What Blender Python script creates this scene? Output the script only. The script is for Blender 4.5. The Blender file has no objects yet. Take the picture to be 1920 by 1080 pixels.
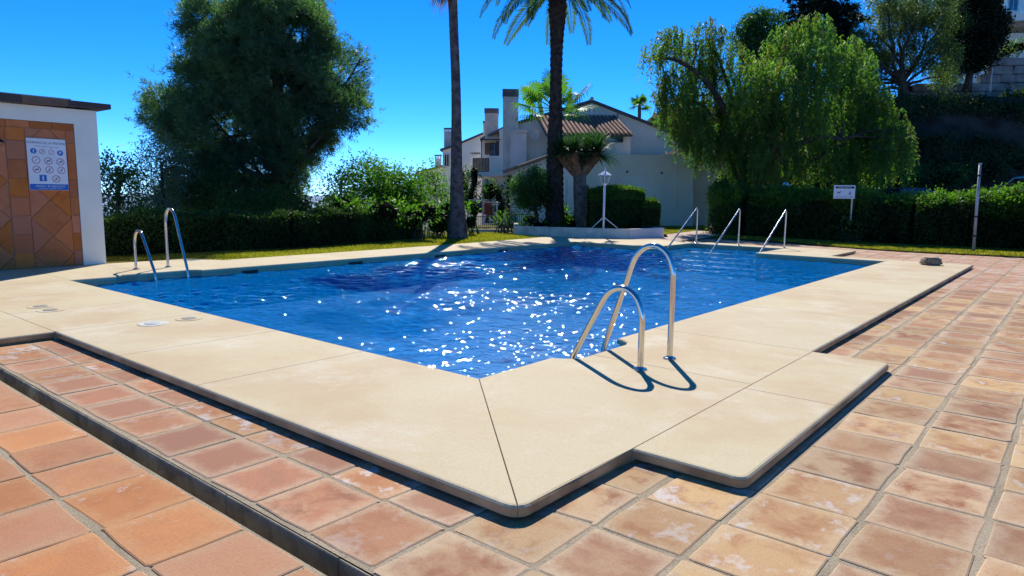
import bpy, bmesh, math, random
import numpy as np
from mathutils import Vector, Matrix, noise as mnoise

# ------------------------------------------------------------------ camera, sky, sun, exposure
scene = bpy.context.scene
YAW, PITCH, ROLL, FPX, CAMH = math.radians(39.6335), math.radians(7.6749), math.radians(0.7017), 1293.27, 1.5
cam_data = bpy.data.cameras.new('camera')
cam = bpy.data.objects.new('camera', cam_data)
scene.collection.objects.link(cam)
cam_data.sensor_width = 36.0
cam_data.lens = FPX / 1920 * 36
cam_data.clip_start = 0.05
cam_data.clip_end = 20000
cam.matrix_world = (Matrix.Translation((0, 0, CAMH)) @ Matrix.Rotation(YAW, 4, 'Z')
                    @ Matrix.Rotation(math.pi / 2 - PITCH, 4, 'X') @ Matrix.Rotation(ROLL, 4, 'Z'))
scene.camera = cam

SUN_EL = math.radians(42.5)
SUN_AZ = (-0.63, 0.777)
world = bpy.data.worlds.new('World')
scene.world = world
world.use_nodes = True
wn = world.node_tree
sky = wn.nodes.new('ShaderNodeTexSky')
sky.sky_type = 'NISHITA'
sky.sun_disc = False
sky.sun_elevation = SUN_EL
sky.sun_rotation = math.atan2(SUN_AZ[0], SUN_AZ[1])
sky.altitude = 100
sky.air_density = 0.42
sky.dust_density = 0.0
sky.ozone_density = 10.0
hs = wn.nodes.new('ShaderNodeHueSaturation')
hs.inputs['Saturation'].default_value = 1.17
wn.links.new(sky.outputs[0], hs.inputs['Color'])
bg = wn.nodes['Background']
wn.links.new(hs.outputs[0], bg.inputs['Color'])
bg.inputs['Strength'].default_value = 0.132
sun_data = bpy.data.lights.new('sun', 'SUN')
sun_data.energy = 3.05
sun_data.angle = math.radians(0.53)
sun_data.color = (1.0, 0.95, 0.87)
sun = bpy.data.objects.new('sun', sun_data)
scene.collection.objects.link(sun)
sdir = Vector((SUN_AZ[0] * math.cos(SUN_EL), SUN_AZ[1] * math.cos(SUN_EL), math.sin(SUN_EL)))
sun.rotation_euler = sdir.to_track_quat('Z', 'Y').to_euler()
sun.location = sdir * 60
vs = scene.view_settings
vs.view_transform = 'Standard'
vs.look = 'None'
vs.exposure = 0.96
vs.gamma = 1.0
vs.use_curve_mapping = False
scene.cycles.max_bounces = 8
scene.cycles.transparent_max_bounces = 12
scene.cycles.caustics_reflective = False
scene.cycles.caustics_refractive = False
scene.cycles.sample_clamp_indirect = 6.0
scene.cycles.use_denoising = True

# ------------------------------------------------------------------ measuring: photograph pixel -> place
FWD = np.array([-math.sin(YAW), math.cos(YAW), 0.0])
RGT = np.array([math.cos(YAW), math.sin(YAW), 0.0])
UP = np.array([0, 0, 1.0])


def ray(px, py):
    x, y = px - 960.0, -(py - 540.0)
    c, s = math.cos(ROLL), math.sin(ROLL)
    x, y = c * x - s * y, s * x + c * y
    cp, sp = math.cos(PITCH), math.sin(PITCH)
    return np.array([x, FPX * cp + y * sp, -FPX * sp + y * cp])


def P(px, py, d):
    """point seen at a photo pixel, d metres ahead of the camera"""
    r = ray(px, py)
    t = d / r[1]
    q = RGT * (r[0] * t) + FWD * d
    q[2] = CAMH + r[2] * t
    return q


def G(px, py, z=0.0):
    r = ray(px, py)
    t = (z - CAMH) / r[2]
    q = RGT * (r[0] * t) + FWD * (r[1] * t)
    q[2] = z
    return q


def PD(q):
    return float(np.dot(np.asarray(q)[:2], FWD[:2]))


# ------------------------------------------------------------------ object helpers
COL = scene.collection
ORG = {}


def reg(o, parent, wo):
    COL.objects.link(o)
    if parent is not None:
        o.parent = parent
    ORG[o.name] = wo
    return o


def tag(o, label=None, cat=None, group=None, kind=None):
    if label: o['label'] = label
    if cat: o['category'] = cat
    if group: o['group'] = group
    if kind: o['kind'] = kind
    return o


def thing(name, label, cat, loc=(0, 0, 0), group=None):
    o = bpy.data.objects.new(name, None)
    o.empty_display_size = 0.2
    o.location = loc
    reg(o, None, np.array(loc, float))
    return tag(o, label, cat, group)


def raw_mesh(name, V, F):
    me = bpy.data.meshes.new(name)
    V = np.asarray(V, dtype=np.float32)
    if isinstance(F, np.ndarray):
        n, k = F.shape
        me.vertices.add(len(V))
        me.vertices.foreach_set('co', V.ravel())
        me.loops.add(n * k)
        me.loops.foreach_set('vertex_index', F.astype(np.int32).ravel())
        me.polygons.add(n)
        me.polygons.foreach_set('loop_start', np.arange(0, n * k, k, dtype=np.int32))
        me.update(calc_edges=True)
    else:
        me.from_pydata([tuple(map(float, v)) for v in V], [], F)
        me.update()
    return me


def mobj(name, me, mat, parent=None, smooth=False, loc=None):
    """link a mesh whose vertices are already relative to its own origin"""
    o = bpy.data.objects.new(name, me)
    if mat is not None and not me.materials:
        me.materials.append(mat)
    if smooth:
        me.polygons.foreach_set('use_smooth', np.ones(len(me.polygons), dtype=bool))
    if loc is not None:
        o.location = loc
    base = ORG[parent.name] if parent is not None else np.zeros(3)
    return reg(o, parent, base + (np.array(loc, float) if loc is not None else 0))


class MB:
    """collects geometry in world coordinates"""
    def __init__(s):
        s.V = []; s.F = []

    def add(s, V, F):
        b = len(s.V)
        s.V.extend([tuple(map(float, v)) for v in V])
        s.F.extend([tuple(b + i for i in f) for f in F])
        return s

    def box(s, lo, hi, frame=None):
        (x0, y0, z0), (x1, y1, z1) = lo, hi
        V = [(x0, y0, z0), (x1, y0, z0), (x1, y1, z0), (x0, y1, z0), (x0, y0, z1), (x1, y0, z1), (x1, y1, z1), (x0, y1, z1)]
        if frame is not None:
            V = [frame(v) for v in V]
        return s.add(V, [(0, 3, 2, 1), (4, 5, 6, 7), (0, 1, 5, 4), (1, 2, 6, 5), (2, 3, 7, 6), (3, 0, 4, 7)])

    def tube(s, pts, rad, n=10, cap=True):
        pts = [np.asarray(p, float) for p in pts]
        if np.isscalar(rad): rad = [rad] * len(pts)
        T = []
        for i in range(len(pts)):
            t = pts[min(i + 1, len(pts) - 1)] - pts[max(i - 1, 0)]
            T.append(t / (np.linalg.norm(t) + 1e-9))
        u = np.cross(T[0], [0, 0, 1.0])
        if np.linalg.norm(u) < 0.1: u = np.cross(T[0], [0, 1.0, 0])
        u /= np.linalg.norm(u)
        V = []; F = []
        for i, p in enumerate(pts):
            u = u - T[i] * np.dot(u, T[i]); u /= np.linalg.norm(u) + 1e-9
            w = np.cross(T[i], u)
            for k in range(n):
                a = 2 * math.pi * k / n
                V.append(p + rad[i] * (math.cos(a) * u + math.sin(a) * w))
        for i in range(len(pts) - 1):
            for k in range(n):
                k2 = (k + 1) % n
                F.append((i * n + k, i * n + k2, (i + 1) * n + k2, (i + 1) * n + k))
        if cap:
            F.append(tuple(range(n))[::-1])
            F.append(tuple((len(pts) - 1) * n + k for k in range(n)))
        return s.add(V, F)

    def prism(s, poly, f0, f1):
        """poly: list of 2d; f0,f1 map 2d -> 3d for the two ends"""
        n = len(poly)
        V = [f0(p) for p in poly] + [f1(p) for p in poly]
        F = [tuple(range(n))[::-1], tuple(range(n, 2 * n))]
        F += [(i, (i + 1) % n, n + (i + 1) % n, n + i) for i in range(n)]
        return s.add(V, F)

    def lathe(s, c, prof, n=16):
        V = []; F = []
        m = len(prof)
        for r, z in prof:
            for k in range(n):
                a = 2 * math.pi * k / n
                V.append((c[0] + r * math.cos(a), c[1] + r * math.sin(a), c[2] + z))
        for i in range(m - 1):
            for k in range(n):
                k2 = (k + 1) % n
                F.append((i * n + k, i * n + k2, (i + 1) * n + k2, (i + 1) * n + k))
        F.append(tuple(range(n))[::-1]); F.append(tuple((m - 1) * n + k for k in range(n)))
        return s.add(V, F)

    def build(s, name, mat, parent=None, smooth=False, bevel=0, seg=2):
        base = ORG[parent.name] if parent is not None else np.zeros(3)
        V = np.array(s.V, float) - base
        me = raw_mesh(name, V, s.F)
        bm = bmesh.new(); bm.from_mesh(me)
        bmesh.ops.recalc_face_normals(bm, faces=bm.faces)
        if bevel:
            es = [e for e in bm.edges if len(e.link_faces) == 2 and e.calc_face_angle(0) > 0.5]
            bmesh.ops.bevel(bm, geom=es, offset=bevel, segments=seg, affect='EDGES', profile=0.5)
        bm.to_mesh(me); bm.free()
        return mobj(name, me, mat, parent, smooth)


# ------------------------------------------------------------------ materials
MATS = {}


class NT:
    def __init__(s, name):
        s.m = bpy.data.materials.new(name); s.m.use_nodes = True
        s.t = s.m.node_tree; s.t.nodes.clear()
        s.out = s.t.nodes.new('ShaderNodeOutputMaterial')
        MATS[name] = s.m

    def n(s, typ, **kw):
        nd = s.t.nodes.new('ShaderNode' + typ)
        for k, v in kw.items(): setattr(nd, k, v)
        return nd

    def l(s, a, b): s.t.links.new(a, b)

    def setv(s, sock, v):
        if isinstance(v, bpy.types.NodeSocket): s.l(v, sock)
        elif isinstance(v, (tuple, list)) and len(v) == 3 and sock.type == 'RGBA': sock.default_value = (*v, 1)
        else: sock.default_value = v

    def mix(s, f, a, b, blend='MIX'):
        nd = s.n('Mix', data_type='RGBA', blend_type=blend)
        s.setv(nd.inputs[0], f); s.setv(nd.inputs[6], a); s.setv(nd.inputs[7], b)
        return nd.outputs[2]

    def math(s, op, a, b=0.0, c=None):
        nd = s.n('Math', operation=op)
        s.setv(nd.inputs[0], a); s.setv(nd.inputs[1], b)
        if c is not None: s.setv(nd.inputs[2], c)
        return nd.outputs[0]

    def ramp(s, f, lo, hi, a=0.0, b=1.0):
        nd = s.n('MapRange'); nd.interpolation_type = 'SMOOTHSTEP'
        s.setv(nd.inputs[0], f); nd.inputs[1].default_value = lo; nd.inputs[2].default_value = hi
        nd.inputs[3].default_value = a; nd.inputs[4].default_value = b
        return nd.outputs[0]

    def noise(s, vec, scale, detail=4, rough=0.55, w=None, dist=0.0):
        nd = s.n('TexNoise')
        if w is not None:
            nd.noise_dimensions = '4D'; s.setv(nd.inputs['W'], w)
        if vec is not None: s.l(vec, nd.inputs['Vector'])
        nd.inputs['Scale'].default_value = scale; nd.inputs['Detail'].default_value = detail
        nd.inputs['Roughness'].default_value = rough; nd.inputs['Distortion'].default_value = dist
        return nd.outputs['Fac']

    def bump(s, h, strength=0.3, dist=0.01, normal=None):
        nd = s.n('Bump'); nd.inputs['Strength'].default_value = strength; nd.inputs['Distance'].default_value = dist
        s.l(h, nd.inputs['Height'])
        if normal is not None: s.l(normal, nd.inputs['Normal'])
        return nd.outputs[0]

    def bsdf(s, col, rough=0.8, metal=0.0, normal=None, spec=0.5, out=True, **kw):
        nd = s.n('BsdfPrincipled')
        s.setv(nd.inputs['Base Color'], col); s.setv(nd.inputs['Roughness'], rough)
        s.setv(nd.inputs['Metallic'], metal); nd.inputs['Specular IOR Level'].default_value = spec
        if normal is not None: s.l(normal, nd.inputs['Normal'])
        for k, v in kw.items(): s.setv(nd.inputs[k], v)
        if out: s.l(nd.outputs[0], s.out.inputs[0])
        return nd.outputs[0]

    def objco(s): return s.n('TexCoord').outputs['Object']

    def pos(s): return s.n('NewGeometry').outputs['Position']


def simple(name, col, rough=0.7, metal=0.0, var=0.12, scale=6.0, bump=0.0, spec=0.5, bscale=40):
    t = NT(name)
    p = t.pos()
    f = t.noise(p, scale, 5)
    dark = tuple(c * (1 - 2 * var) for c in col)
    lite = tuple(min(1, c * (1 + 2 * var)) for c in col)
    c = t.mix(t.ramp(f, 0.25, 0.75), dark, lite)
    nrm = t.bump(t.noise(p, bscale, 6, 0.65), bump, 0.01) if bump else None
    t.bsdf(c, rough, metal, nrm, spec)
    return t.m


def leaf_mat(name, c1, c2, c3=None, transl=0.45, gloss=0.25, tcol=None, nscale=0.7):
    t = NT(name)
    rnd = t.n('NewGeometry').outputs['Random Per Island']
    c = t.mix(rnd, c1, c2)
    f = t.ramp(t.noise(t.pos(), nscale, 3), 0.35, 0.68)
    c = t.mix(f, c, c3 if c3 else tuple(x * 0.6 for x in c1))
    d = t.bsdf(c, 0.5, 0, None, gloss, out=False)
    tr = t.n('BsdfTranslucent')
    tc = t.mix(1.0, c, tcol if tcol else (1.0, 1.25, 0.35), 'MULTIPLY')
    tc = t.mix(1.0, tc, (2.3, 2.3, 2.3), 'MULTIPLY')
    t.l(tc, tr.inputs['Color'])
    mx = t.n('MixShader'); mx.inputs[0].default_value = transl
    t.l(d, mx.inputs[1]); t.l(tr.outputs[0], mx.inputs[2]); t.l(mx.outputs[0], t.out.inputs[0])
    return t.m


def tile_mat(name, cols, frost=0.5, edge=0.5, dark=0.5, hx=0.23, fth=0.84):
    """worn handmade terracotta: colour differs tile to tile, paler rims, bleached salt patches"""
    t = NT(name)
    oc = t.objco()
    r = t.n('ObjectInfo').outputs['Random']
    w = t.math('MULTIPLY', r, 97.3)
    r2 = t.math('FRACT', t.math('MULTIPLY', r, 13.77))
    r3 = t.math('FRACT', t.math('MULTIPLY', r, 41.31))
    c = t.mix(t.ramp(r, 0.0, 0.55), cols[0], cols[1])
    c = t.mix(t.ramp(r2, 0.35, 1.0), c, cols[2])
    n1 = t.noise(oc, 5.5, 5, 0.6, w, 0.4)
    n2 = t.noise(oc, 16, 6, 0.65, w, 0.6)
    n3 = t.noise(oc, 90, 4, 0.7, w)
    sep = t.n('SeparateXYZ'); t.l(oc, sep.inputs[0])
    ax = t.math('DIVIDE', t.math('ABSOLUTE', sep.outputs[0]), hx)
    ay = t.math('DIVIDE', t.math('ABSOLUTE', sep.outputs[1]), hx)
    e = t.math('MAXIMUM', ax, ay)
    e = t.math('ADD', e, t.math('MULTIPLY', t.math('SUBTRACT', n2, 0.5), 0.75))
    em = t.ramp(e, 0.55, 1.05)
    n4 = t.noise(oc, 3.2, 4, 0.6, t.math('ADD', w, 31.0), 0.8)
    c = t.mix(t.ramp(n4, 0.40, 0.62, 0, 0.85), c, t.mix(t.ramp(r3, 0.3, 0.7), cols[1], cols[2]))
    dk = t.math('MULTIPLY', t.ramp(n1, 0.45, 0.68), t.math('MULTIPLY', t.ramp(r3, 0.2, 0.9), dark))
    c = t.mix(dk, c, cols[3])
    c = t.mix(t.math('MULTIPLY', em, edge), c, cols[4])
    fr = t.math('MULTIPLY', t.ramp(t.math('ADD', n1, t.math('MULTIPLY', n2, 0.5)), fth, fth + 0.14), t.ramp(r2, 0.3, 0.9))
    c = t.mix(t.math('MULTIPLY', fr, frost), c, (0.62, 0.56, 0.50))
    r4 = t.math('FRACT', t.math('MULTIPLY', r, 71.9))
    vv = t.n('HueSaturation'); t.l(c, vv.inputs['Color']); t.l(t.math('ADD', t.math('MULTIPLY', r4, 0.30), 0.84), vv.inputs['Value']); t.l(t.math('ADD', t.math('MULTIPLY', r2, 0.20), 0.90), vv.inputs['Saturation'])
    c = vv.outputs[0]
    c = t.mix(t.ramp(n3, 0.30, 0.8, 0.0, 0.55), c, t.mix(0.55, c, (0.10, 0.05, 0.03)))
    h = t.math('ADD', t.math('MULTIPLY', n2, 0.6), t.math('MULTIPLY', n3, 0.35))
    t.bsdf(c, 0.85, 0, t.bump(h, 0.5, 0.006), 0.25)
    return t.m


M = {}
M['tile_pale'] = tile_mat('tile_pale', [(0.50, 0.275, 0.125), (0.37, 0.175, 0.085), (0.58, 0.40, 0.21), (0.27, 0.085, 0.03), (0.58, 0.43, 0.26)], 0.8, 0.8, 0.95, fth=0.80)
M['tile_red'] = tile_mat('tile_red', [(0.46, 0.18, 0.075), (0.39, 0.165, 0.08), (0.53, 0.285, 0.145), (0.26, 0.09, 0.04), (0.56, 0.39, 0.235)], 0.9, 0.75, 0.85, fth=0.74)
M['tile_orange'] = tile_mat('tile_orange', [(0.52, 0.215, 0.085), (0.57, 0.26, 0.11), (0.49, 0.225, 0.11), (0.36, 0.145, 0.06), (0.56, 0.34, 0.18)], 0.55, 0.5, 0.5)
M['wall_tile'] = tile_mat('wall_tile', [(0.62, 0.185, 0.065), (0.57, 0.165, 0.06), (0.64, 0.22, 0.085), (0.44, 0.11, 0.04), (0.62, 0.22, 0.085)], 0.05, 0.3, 0.5)


def grout_mat():
    t = NT('grout')
    p = t.pos()
    c = t.mix(t.ramp(t.noise(p, 3, 5), 0.3, 0.7), (0.50, 0.41, 0.28), (0.38, 0.31, 0.21))
    c = t.mix(t.ramp(t.noise(p, 70, 4, 0.7), 0.45, 0.75), c, (0.20, 0.165, 0.115))
    t.bsdf(c, 0.95, 0, t.bump(t.noise(p, 120, 5, 0.7), 0.8, 0.01), 0.1)
    return t.m


M['grout'] = grout_mat()


def coping_mat():
    t = NT('coping_stone')
    p = t.pos()
    oi = t.n('ObjectInfo').outputs['Random']
    c = t.mix(oi, (0.63, 0.535, 0.325), (0.60, 0.51, 0.32))
    n1 = t.noise(p, 0.55, 6, 0.6, None, 0.5)
    n2 = t.noise(p, 1.3, 7, 0.68, None, 0.2)
    n3 = t.noise(p, 9, 5, 0.6)
    c = t.mix(t.ramp(n1, 0.40, 0.66), c, (0.56, 0.42, 0.245))
    c = t.mix(t.ramp(n2, 0.48, 0.72, 0, 0.8), c, (0.69, 0.62, 0.46))
    c = t.mix(t.ramp(n3, 0.55, 0.8, 0, 0.35), c, (0.46, 0.34, 0.21))
    c = t.mix(t.ramp(t.noise(p, 160, 3, 0.7), 0.48, 0.70, 0, 0.8), c, (0.34, 0.245, 0.15))
    c = t.mix(t.ramp(t.noise(p, 34, 5, 0.7), 0.42, 0.72, 0, 0.32), c, (0.46, 0.35, 0.215))
    h = t.math('ADD', t.noise(p, 220, 3, 0.7), t.math('MULTIPLY', n3, 0.6))
    t.bsdf(c, 0.8, 0, t.bump(h, 0.35, 0.004), 0.3)
    return t.m


M['coping'] = coping_mat()
M['coping_side'] = simple('coping_side_stain_shade', (0.46, 0.29, 0.14), 0.9, 0, 0.2, 3.0, 0.4, 0.2)  # dirt brown mixed with shade, warmed to offset blue skylight


def channel_mat():
    t = NT('channel_concrete')
    p = t.pos()
    c = t.mix(t.ramp(t.noise(p, 3.5, 6, 0.65, None, 0.8), 0.4, 0.65), (0.33, 0.28, 0.20), (0.19, 0.165, 0.12))
    c = t.mix(t.ramp(t.noise(p, 2.2, 6, 0.7, None, 1.2), 0.55, 0.66, 0, 0.85), c, (0.46, 0.48, 0.33))
    c = t.mix(t.ramp(t.noise(p, 14, 6, 0.7, None, 1.0), 0.60, 0.72, 0, 0.8), c, (0.48, 0.50, 0.45))
    t.bsdf(c, 0.9, 0, t.bump(t.noise(p, 60, 5, 0.7), 0.6, 0.01), 0.2)
    return t.m


M['channel'] = channel_mat()


def steel_mat():
    t = NT('polished_steel')
    p = t.pos()
    f = t.noise(p, 30, 4)
    t.bsdf(t.mix(f, (0.60, 0.57, 0.52), (0.72, 0.70, 0.66)), t.ramp(f, 0.3, 0.7, 0.10, 0.2), 1.0)
    return t.m


M['steel'] = steel_mat()


def mosaic_mat():
    t = NT('pool_mosaic')
    oc = t.pos()
    br = t.n('TexBrick'); br.offset = 0.0
    mp = t.n('Mapping'); t.l(oc, mp.inputs[0])
    # small square glass tiles on walls and floor: use a 3d grid of cells
    vor = t.n('TexVoronoi'); vor.feature = 'F1'; vor.distance = 'CHEBYCHEV'; vor.inputs['Scale'].default_value = 18.0
    vor.inputs['Randomness'].default_value = 0.0
    t.l(oc, vor.inputs['Vector'])
    sn = t.n('SeparateColor'); t.l(vor.outputs['Color'], sn.inputs[0])
    wn_ = t.n('TexWhiteNoise'); t.l(vor.outputs['Position'], wn_.inputs['Vector'])
    r = wn_.outputs['Value']
    c = t.mix(r, (0.001, 0.20, 0.62), (0.004, 0.27, 0.70))
    c = t.mix(t.ramp(r, 0.75, 0.8), c, (0.001, 0.14, 0.50))
    joint = t.ramp(vor.outputs['Distance'], 0.42, 0.47)
    c = t.mix(t.math('MULTIPLY', joint, 0.25), c, (0.05, 0.30, 0.60))
    t.t.nodes.remove(br); t.t.nodes.remove(mp)
    t.bsdf(c, 0.3, 0, None, 0.4)
    return t.m


M['mosaic'] = mosaic_mat()


def water_mat():
    t = NT('pool_water')
    p = t.pos()
    nrm = t.bump(t.noise(p, 9.0, 2, 0.5), 0.5, 0.02)
    gl = t.n('BsdfGlossy'); gl.distribution = 'BECKMANN'; gl.inputs['Roughness'].default_value = 0.05
    t.l(nrm, gl.inputs['Normal'])
    gl.inputs['Color'].default_value = (1, 1, 1, 1)
    tr = t.n('BsdfTransparent'); tr.inputs['Color'].default_value = (0.9, 0.99, 1.0, 1)
    fr = t.n('Fresnel'); fr.inputs['IOR'].default_value = 1.22
    t.l(nrm, fr.inputs['Normal'])
    mx = t.n('MixShader'); df = t.n('BsdfDiffuse'); df.inputs['Color'].default_value = (0.0, 0.25, 0.66, 1)      # light scattered back by the water body
    body = t.n('MixShader'); body.inputs[0].default_value = 0.42
    t.l(tr.outputs[0], body.inputs[1]); t.l(df.outputs[0], body.inputs[2])
    t.l(fr.outputs[0], mx.inputs[0]); t.l(body.outputs[0], mx.inputs[1]); t.l(gl.outputs[0], mx.inputs[2])
    t.l(mx.outputs[0], t.out.inputs[0])
    return t.m


M['water'] = water_mat()


def lawn_mat():
    t = NT('lawn_soil')
    p = t.pos()
    c = t.mix(t.ramp(t.noise(p, 0.8, 5), 0.35, 0.65), (0.15, 0.145, 0.02), (0.20, 0.165, 0.035))
    c = t.mix(t.ramp(t.noise(p, 14, 5, 0.7), 0.4, 0.7), c, (0.09, 0.095, 0.015))
    t.bsdf(c, 0.95, 0, t.bump(t.noise(p, 45, 6, 0.75), 1.0, 0.05), 0.1)
    return t.m


M['lawn'] = lawn_mat()
M['ground'] = simple('dry_earth', (0.22, 0.17, 0.11), 0.95, 0, 0.25, 0.4, 0.6)
M['render_white'] = simple('painted_render', (0.90, 0.83, 0.70), 0.85, 0, 0.035, 0.7, 0.15, 0.3)
M['shower_white'] = simple('shower_wall_paint', (0.90, 0.83, 0.68), 0.85, 0, 0.03, 1.3, 0.12, 0.3)
M['wall_grey'] = simple('shaded_render', (0.76, 0.72, 0.57), 0.9, 0, 0.05, 0.5, 0.2, 0.2)  # greyer than the white render: shade put into the colour
M['wall_pink'] = simple('pinkish_render', (0.74, 0.66, 0.60), 0.9, 0, 0.05, 0.8, 0.2, 0.2)
M['chimney'] = simple('stained_chimney_render', (0.60, 0.55, 0.49), 0.9, 0, 0.10, 1.3, 0.3, 0.2)
M['cap_dark'] = simple('chimney_cap_grey', (0.13, 0.13, 0.12), 0.9, 0, 0.2, 3, 0.3, 0.2)
M['planter'] = simple('planter_render', (0.66, 0.57, 0.44), 0.9, 0, 0.14, 2.0, 0.3, 0.2)
M['roof_edge'] = simple('roof_verge_dark', (0.10, 0.09, 0.085), 0.8, 0, 0.2, 4, 0.2)  # dark tone carries the shadow on the roof tile edge
M['clay'] = tile_mat('roof_clay', [(0.36, 0.17, 0.10), (0.30, 0.15, 0.10), (0.42, 0.24, 0.15), (0.16, 0.08, 0.055), (0.40, 0.26, 0.18)], 0.4, 0.3, 0.6)
M['bark_palm'] = simple('palm_bark', (0.125, 0.095, 0.085), 0.95, 0, 0.28, 5, 0.9, 0.2, 14)
M['bark_palm_dark'] = simple('date_palm_bark', (0.05, 0.036, 0.028), 0.95, 0, 0.3, 6, 1.0, 0.2, 10)
M['bark'] = simple('tree_bark', (0.075, 0.055, 0.042), 0.95, 0, 0.3, 5, 0.9, 0.2, 18)
M['bark_pine'] = simple('pine_bark', (0.075, 0.05, 0.038), 0.95, 0, 0.3, 4, 0.9, 0.2, 12)
M['bark_dragon'] = simple('dragon_tree_bark', (0.17, 0.135, 0.11), 0.95, 0, 0.22, 6, 0.9, 0.2, 14)
M['bark_arm'] = simple('dragon_tree_arm', (0.24, 0.12, 0.065), 0.9, 0, 0.3, 9, 0.8, 0.2, 18)
M['pine'] = leaf_mat('pine_needles', (0.052, 0.11, 0.06), (0.115, 0.19, 0.105), (0.04, 0.08, 0.05), 0.42, 0.35)
M['pepper'] = leaf_mat('pepper_leaves', (0.075, 0.14, 0.035), (0.13, 0.20, 0.055), (0.05, 0.11, 0.035), 0.50, 0.2)
M['pepper_dry'] = leaf_mat('pepper_leaves_dry', (0.15, 0.15, 0.03), (0.12, 0.10, 0.035), (0.09, 0.12, 0.03), 0.45, 0.2)
M['grey_leaf'] = leaf_mat('grey_green_leaves', (0.07, 0.105, 0.045), (0.13, 0.16, 0.08), (0.045, 0.08, 0.03), 0.4, 0.3)
M['olive'] = leaf_mat('olive_leaves', (0.10, 0.13, 0.10), (0.17, 0.20, 0.16), (0.06, 0.085, 0.06), 0.3, 0.5)
M['cypress'] = leaf_mat('cypress_foliage', (0.010, 0.020, 0.012), (0.018, 0.032, 0.018), (0.008, 0.014, 0.010), 0.15, 0.1)
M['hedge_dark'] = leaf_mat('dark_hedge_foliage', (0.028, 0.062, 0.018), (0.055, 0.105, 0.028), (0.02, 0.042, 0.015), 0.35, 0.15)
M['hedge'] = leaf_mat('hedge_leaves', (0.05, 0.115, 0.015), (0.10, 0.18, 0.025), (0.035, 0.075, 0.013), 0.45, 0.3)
M['bush'] = leaf_mat('bush_leaves', (0.055, 0.13, 0.018), (0.11, 0.20, 0.025), (0.035, 0.09, 0.018), 0.45, 0.12)
M['broad'] = leaf_mat('broadleaf_dark', (0.03, 0.085, 0.02), (0.065, 0.14, 0.03), (0.02, 0.055, 0.018), 0.4, 0.35)
M['palm_leaf'] = leaf_mat('date_palm_leaf', (0.04, 0.075, 0.025), (0.07, 0.11, 0.035), (0.03, 0.05, 0.02), 0.35, 0.2)
M['fan_leaf'] = leaf_mat('fan_palm_leaf', (0.055, 0.13, 0.018), (0.10, 0.19, 0.03), (0.04, 0.10, 0.02), 0.5, 0.4)
M['dead_leaf'] = leaf_mat('dead_palm_leaf', (0.18, 0.095, 0.05), (0.12, 0.06, 0.03), (0.22, 0.14, 0.08), 0.3, 0.2, (1.1, 0.9, 0.5))
M['dragon_leaf'] = leaf_mat('dragon_tree_leaf', (0.030, 0.085, 0.028), (0.06, 0.14, 0.035), (0.022, 0.06, 0.025), 0.3, 0.5)
M['grass'] = leaf_mat('grass_blades', (0.22, 0.19, 0.022), (0.30, 0.24, 0.05), (0.16, 0.15, 0.018), 0.4, 0.2)
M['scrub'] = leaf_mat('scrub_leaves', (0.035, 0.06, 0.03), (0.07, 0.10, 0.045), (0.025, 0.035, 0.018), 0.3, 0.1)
M['core'] = simple('hedge_core_shade', (0.012, 0.014, 0.008), 1.0, 0, 0.2, 3, 0, 0.0)  # near-black filler standing in for the shade inside hedges and bushes
M['white_paint'] = simple('white_paint', (0.78, 0.78, 0.77), 0.45, 0, 0.02, 3)
M['blue_paint'] = simple('sign_blue', (0.01, 0.12, 0.46), 0.4, 0, 0.02, 3)
M['red_paint'] = simple('sign_red', (0.42, 0.02, 0.05), 0.4, 0, 0.02, 3)
M['navy_paint'] = simple('sign_navy', (0.012, 0.016, 0.06), 0.4, 0, 0.02, 3)
M['black_paint'] = simple('black_paint', (0.012, 0.012, 0.014), 0.5, 0, 0.02, 3)
M['brown_paint'] = simple('fascia_brown', (0.055, 0.028, 0.018), 0.5, 0, 0.15, 3)
M['fascia_tan'] = simple('fascia_bleached', (0.16, 0.085, 0.045), 0.6, 0, 0.15, 3)
M['wood'] = simple('balcony_wood', (0.13, 0.075, 0.045), 0.8, 0, 0.25, 5)
M['iron'] = simple('black_iron', (0.02, 0.02, 0.022), 0.55, 0.3, 0.1, 5)
M['galv'] = simple('galvanised_post', (0.40, 0.41, 0.40), 0.5, 0.4, 0.12, 5)
M['green_awning'] = simple('green_awning_cloth', (0.03, 0.11, 0.085), 0.8, 0, 0.1, 5)
M['glass_dark'] = simple('window_glass', (0.015, 0.02, 0.025), 0.06, 0, 0.1, 2, 0, 0.8)
M['rock'] = simple('concrete_block', (0.27, 0.215, 0.14), 0.95, 0, 0.2, 12, 0.9, 0.2, 30)
M['stone'] = simple('grey_stone', (0.24, 0.225, 0.20), 0.95, 0, 0.2, 1.3, 0.8, 0.2, 12)
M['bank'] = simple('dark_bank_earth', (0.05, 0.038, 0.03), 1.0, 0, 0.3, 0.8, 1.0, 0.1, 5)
M['path'] = simple('pink_path', (0.50, 0.385, 0.30), 0.9, 0, 0.10, 1.6, 0.4, 0.2)
M['sea'] = simple('far_sea', (0.16, 0.26, 0.38), 0.95, 0, 0.05, 0.01)
M['car_white'] = simple('white_car_paint', (0.75, 0.76, 0.77), 0.2, 0, 0.01, 2, 0, 0.6)
M['car_blue'] = simple('dark_blue_car_paint', (0.012, 0.016, 0.05), 0.2, 0, 0.02, 2, 0, 0.6)
M['rubber'] = simple('tyre_rubber', (0.02, 0.02, 0.02), 0.9, 0, 0.1, 8)
M['lens_red'] = simple('tail_light_red', (0.35, 0.012, 0.015), 0.2, 0, 0.05, 8)
M['lens_clear'] = simple('clear_light_lens', (0.6, 0.62, 0.62), 0.15, 0, 0.05, 8)
M['globe'] = simple('opal_globe', (0.55, 0.68, 0.72), 0.3, 0, 0.02, 8)
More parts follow.
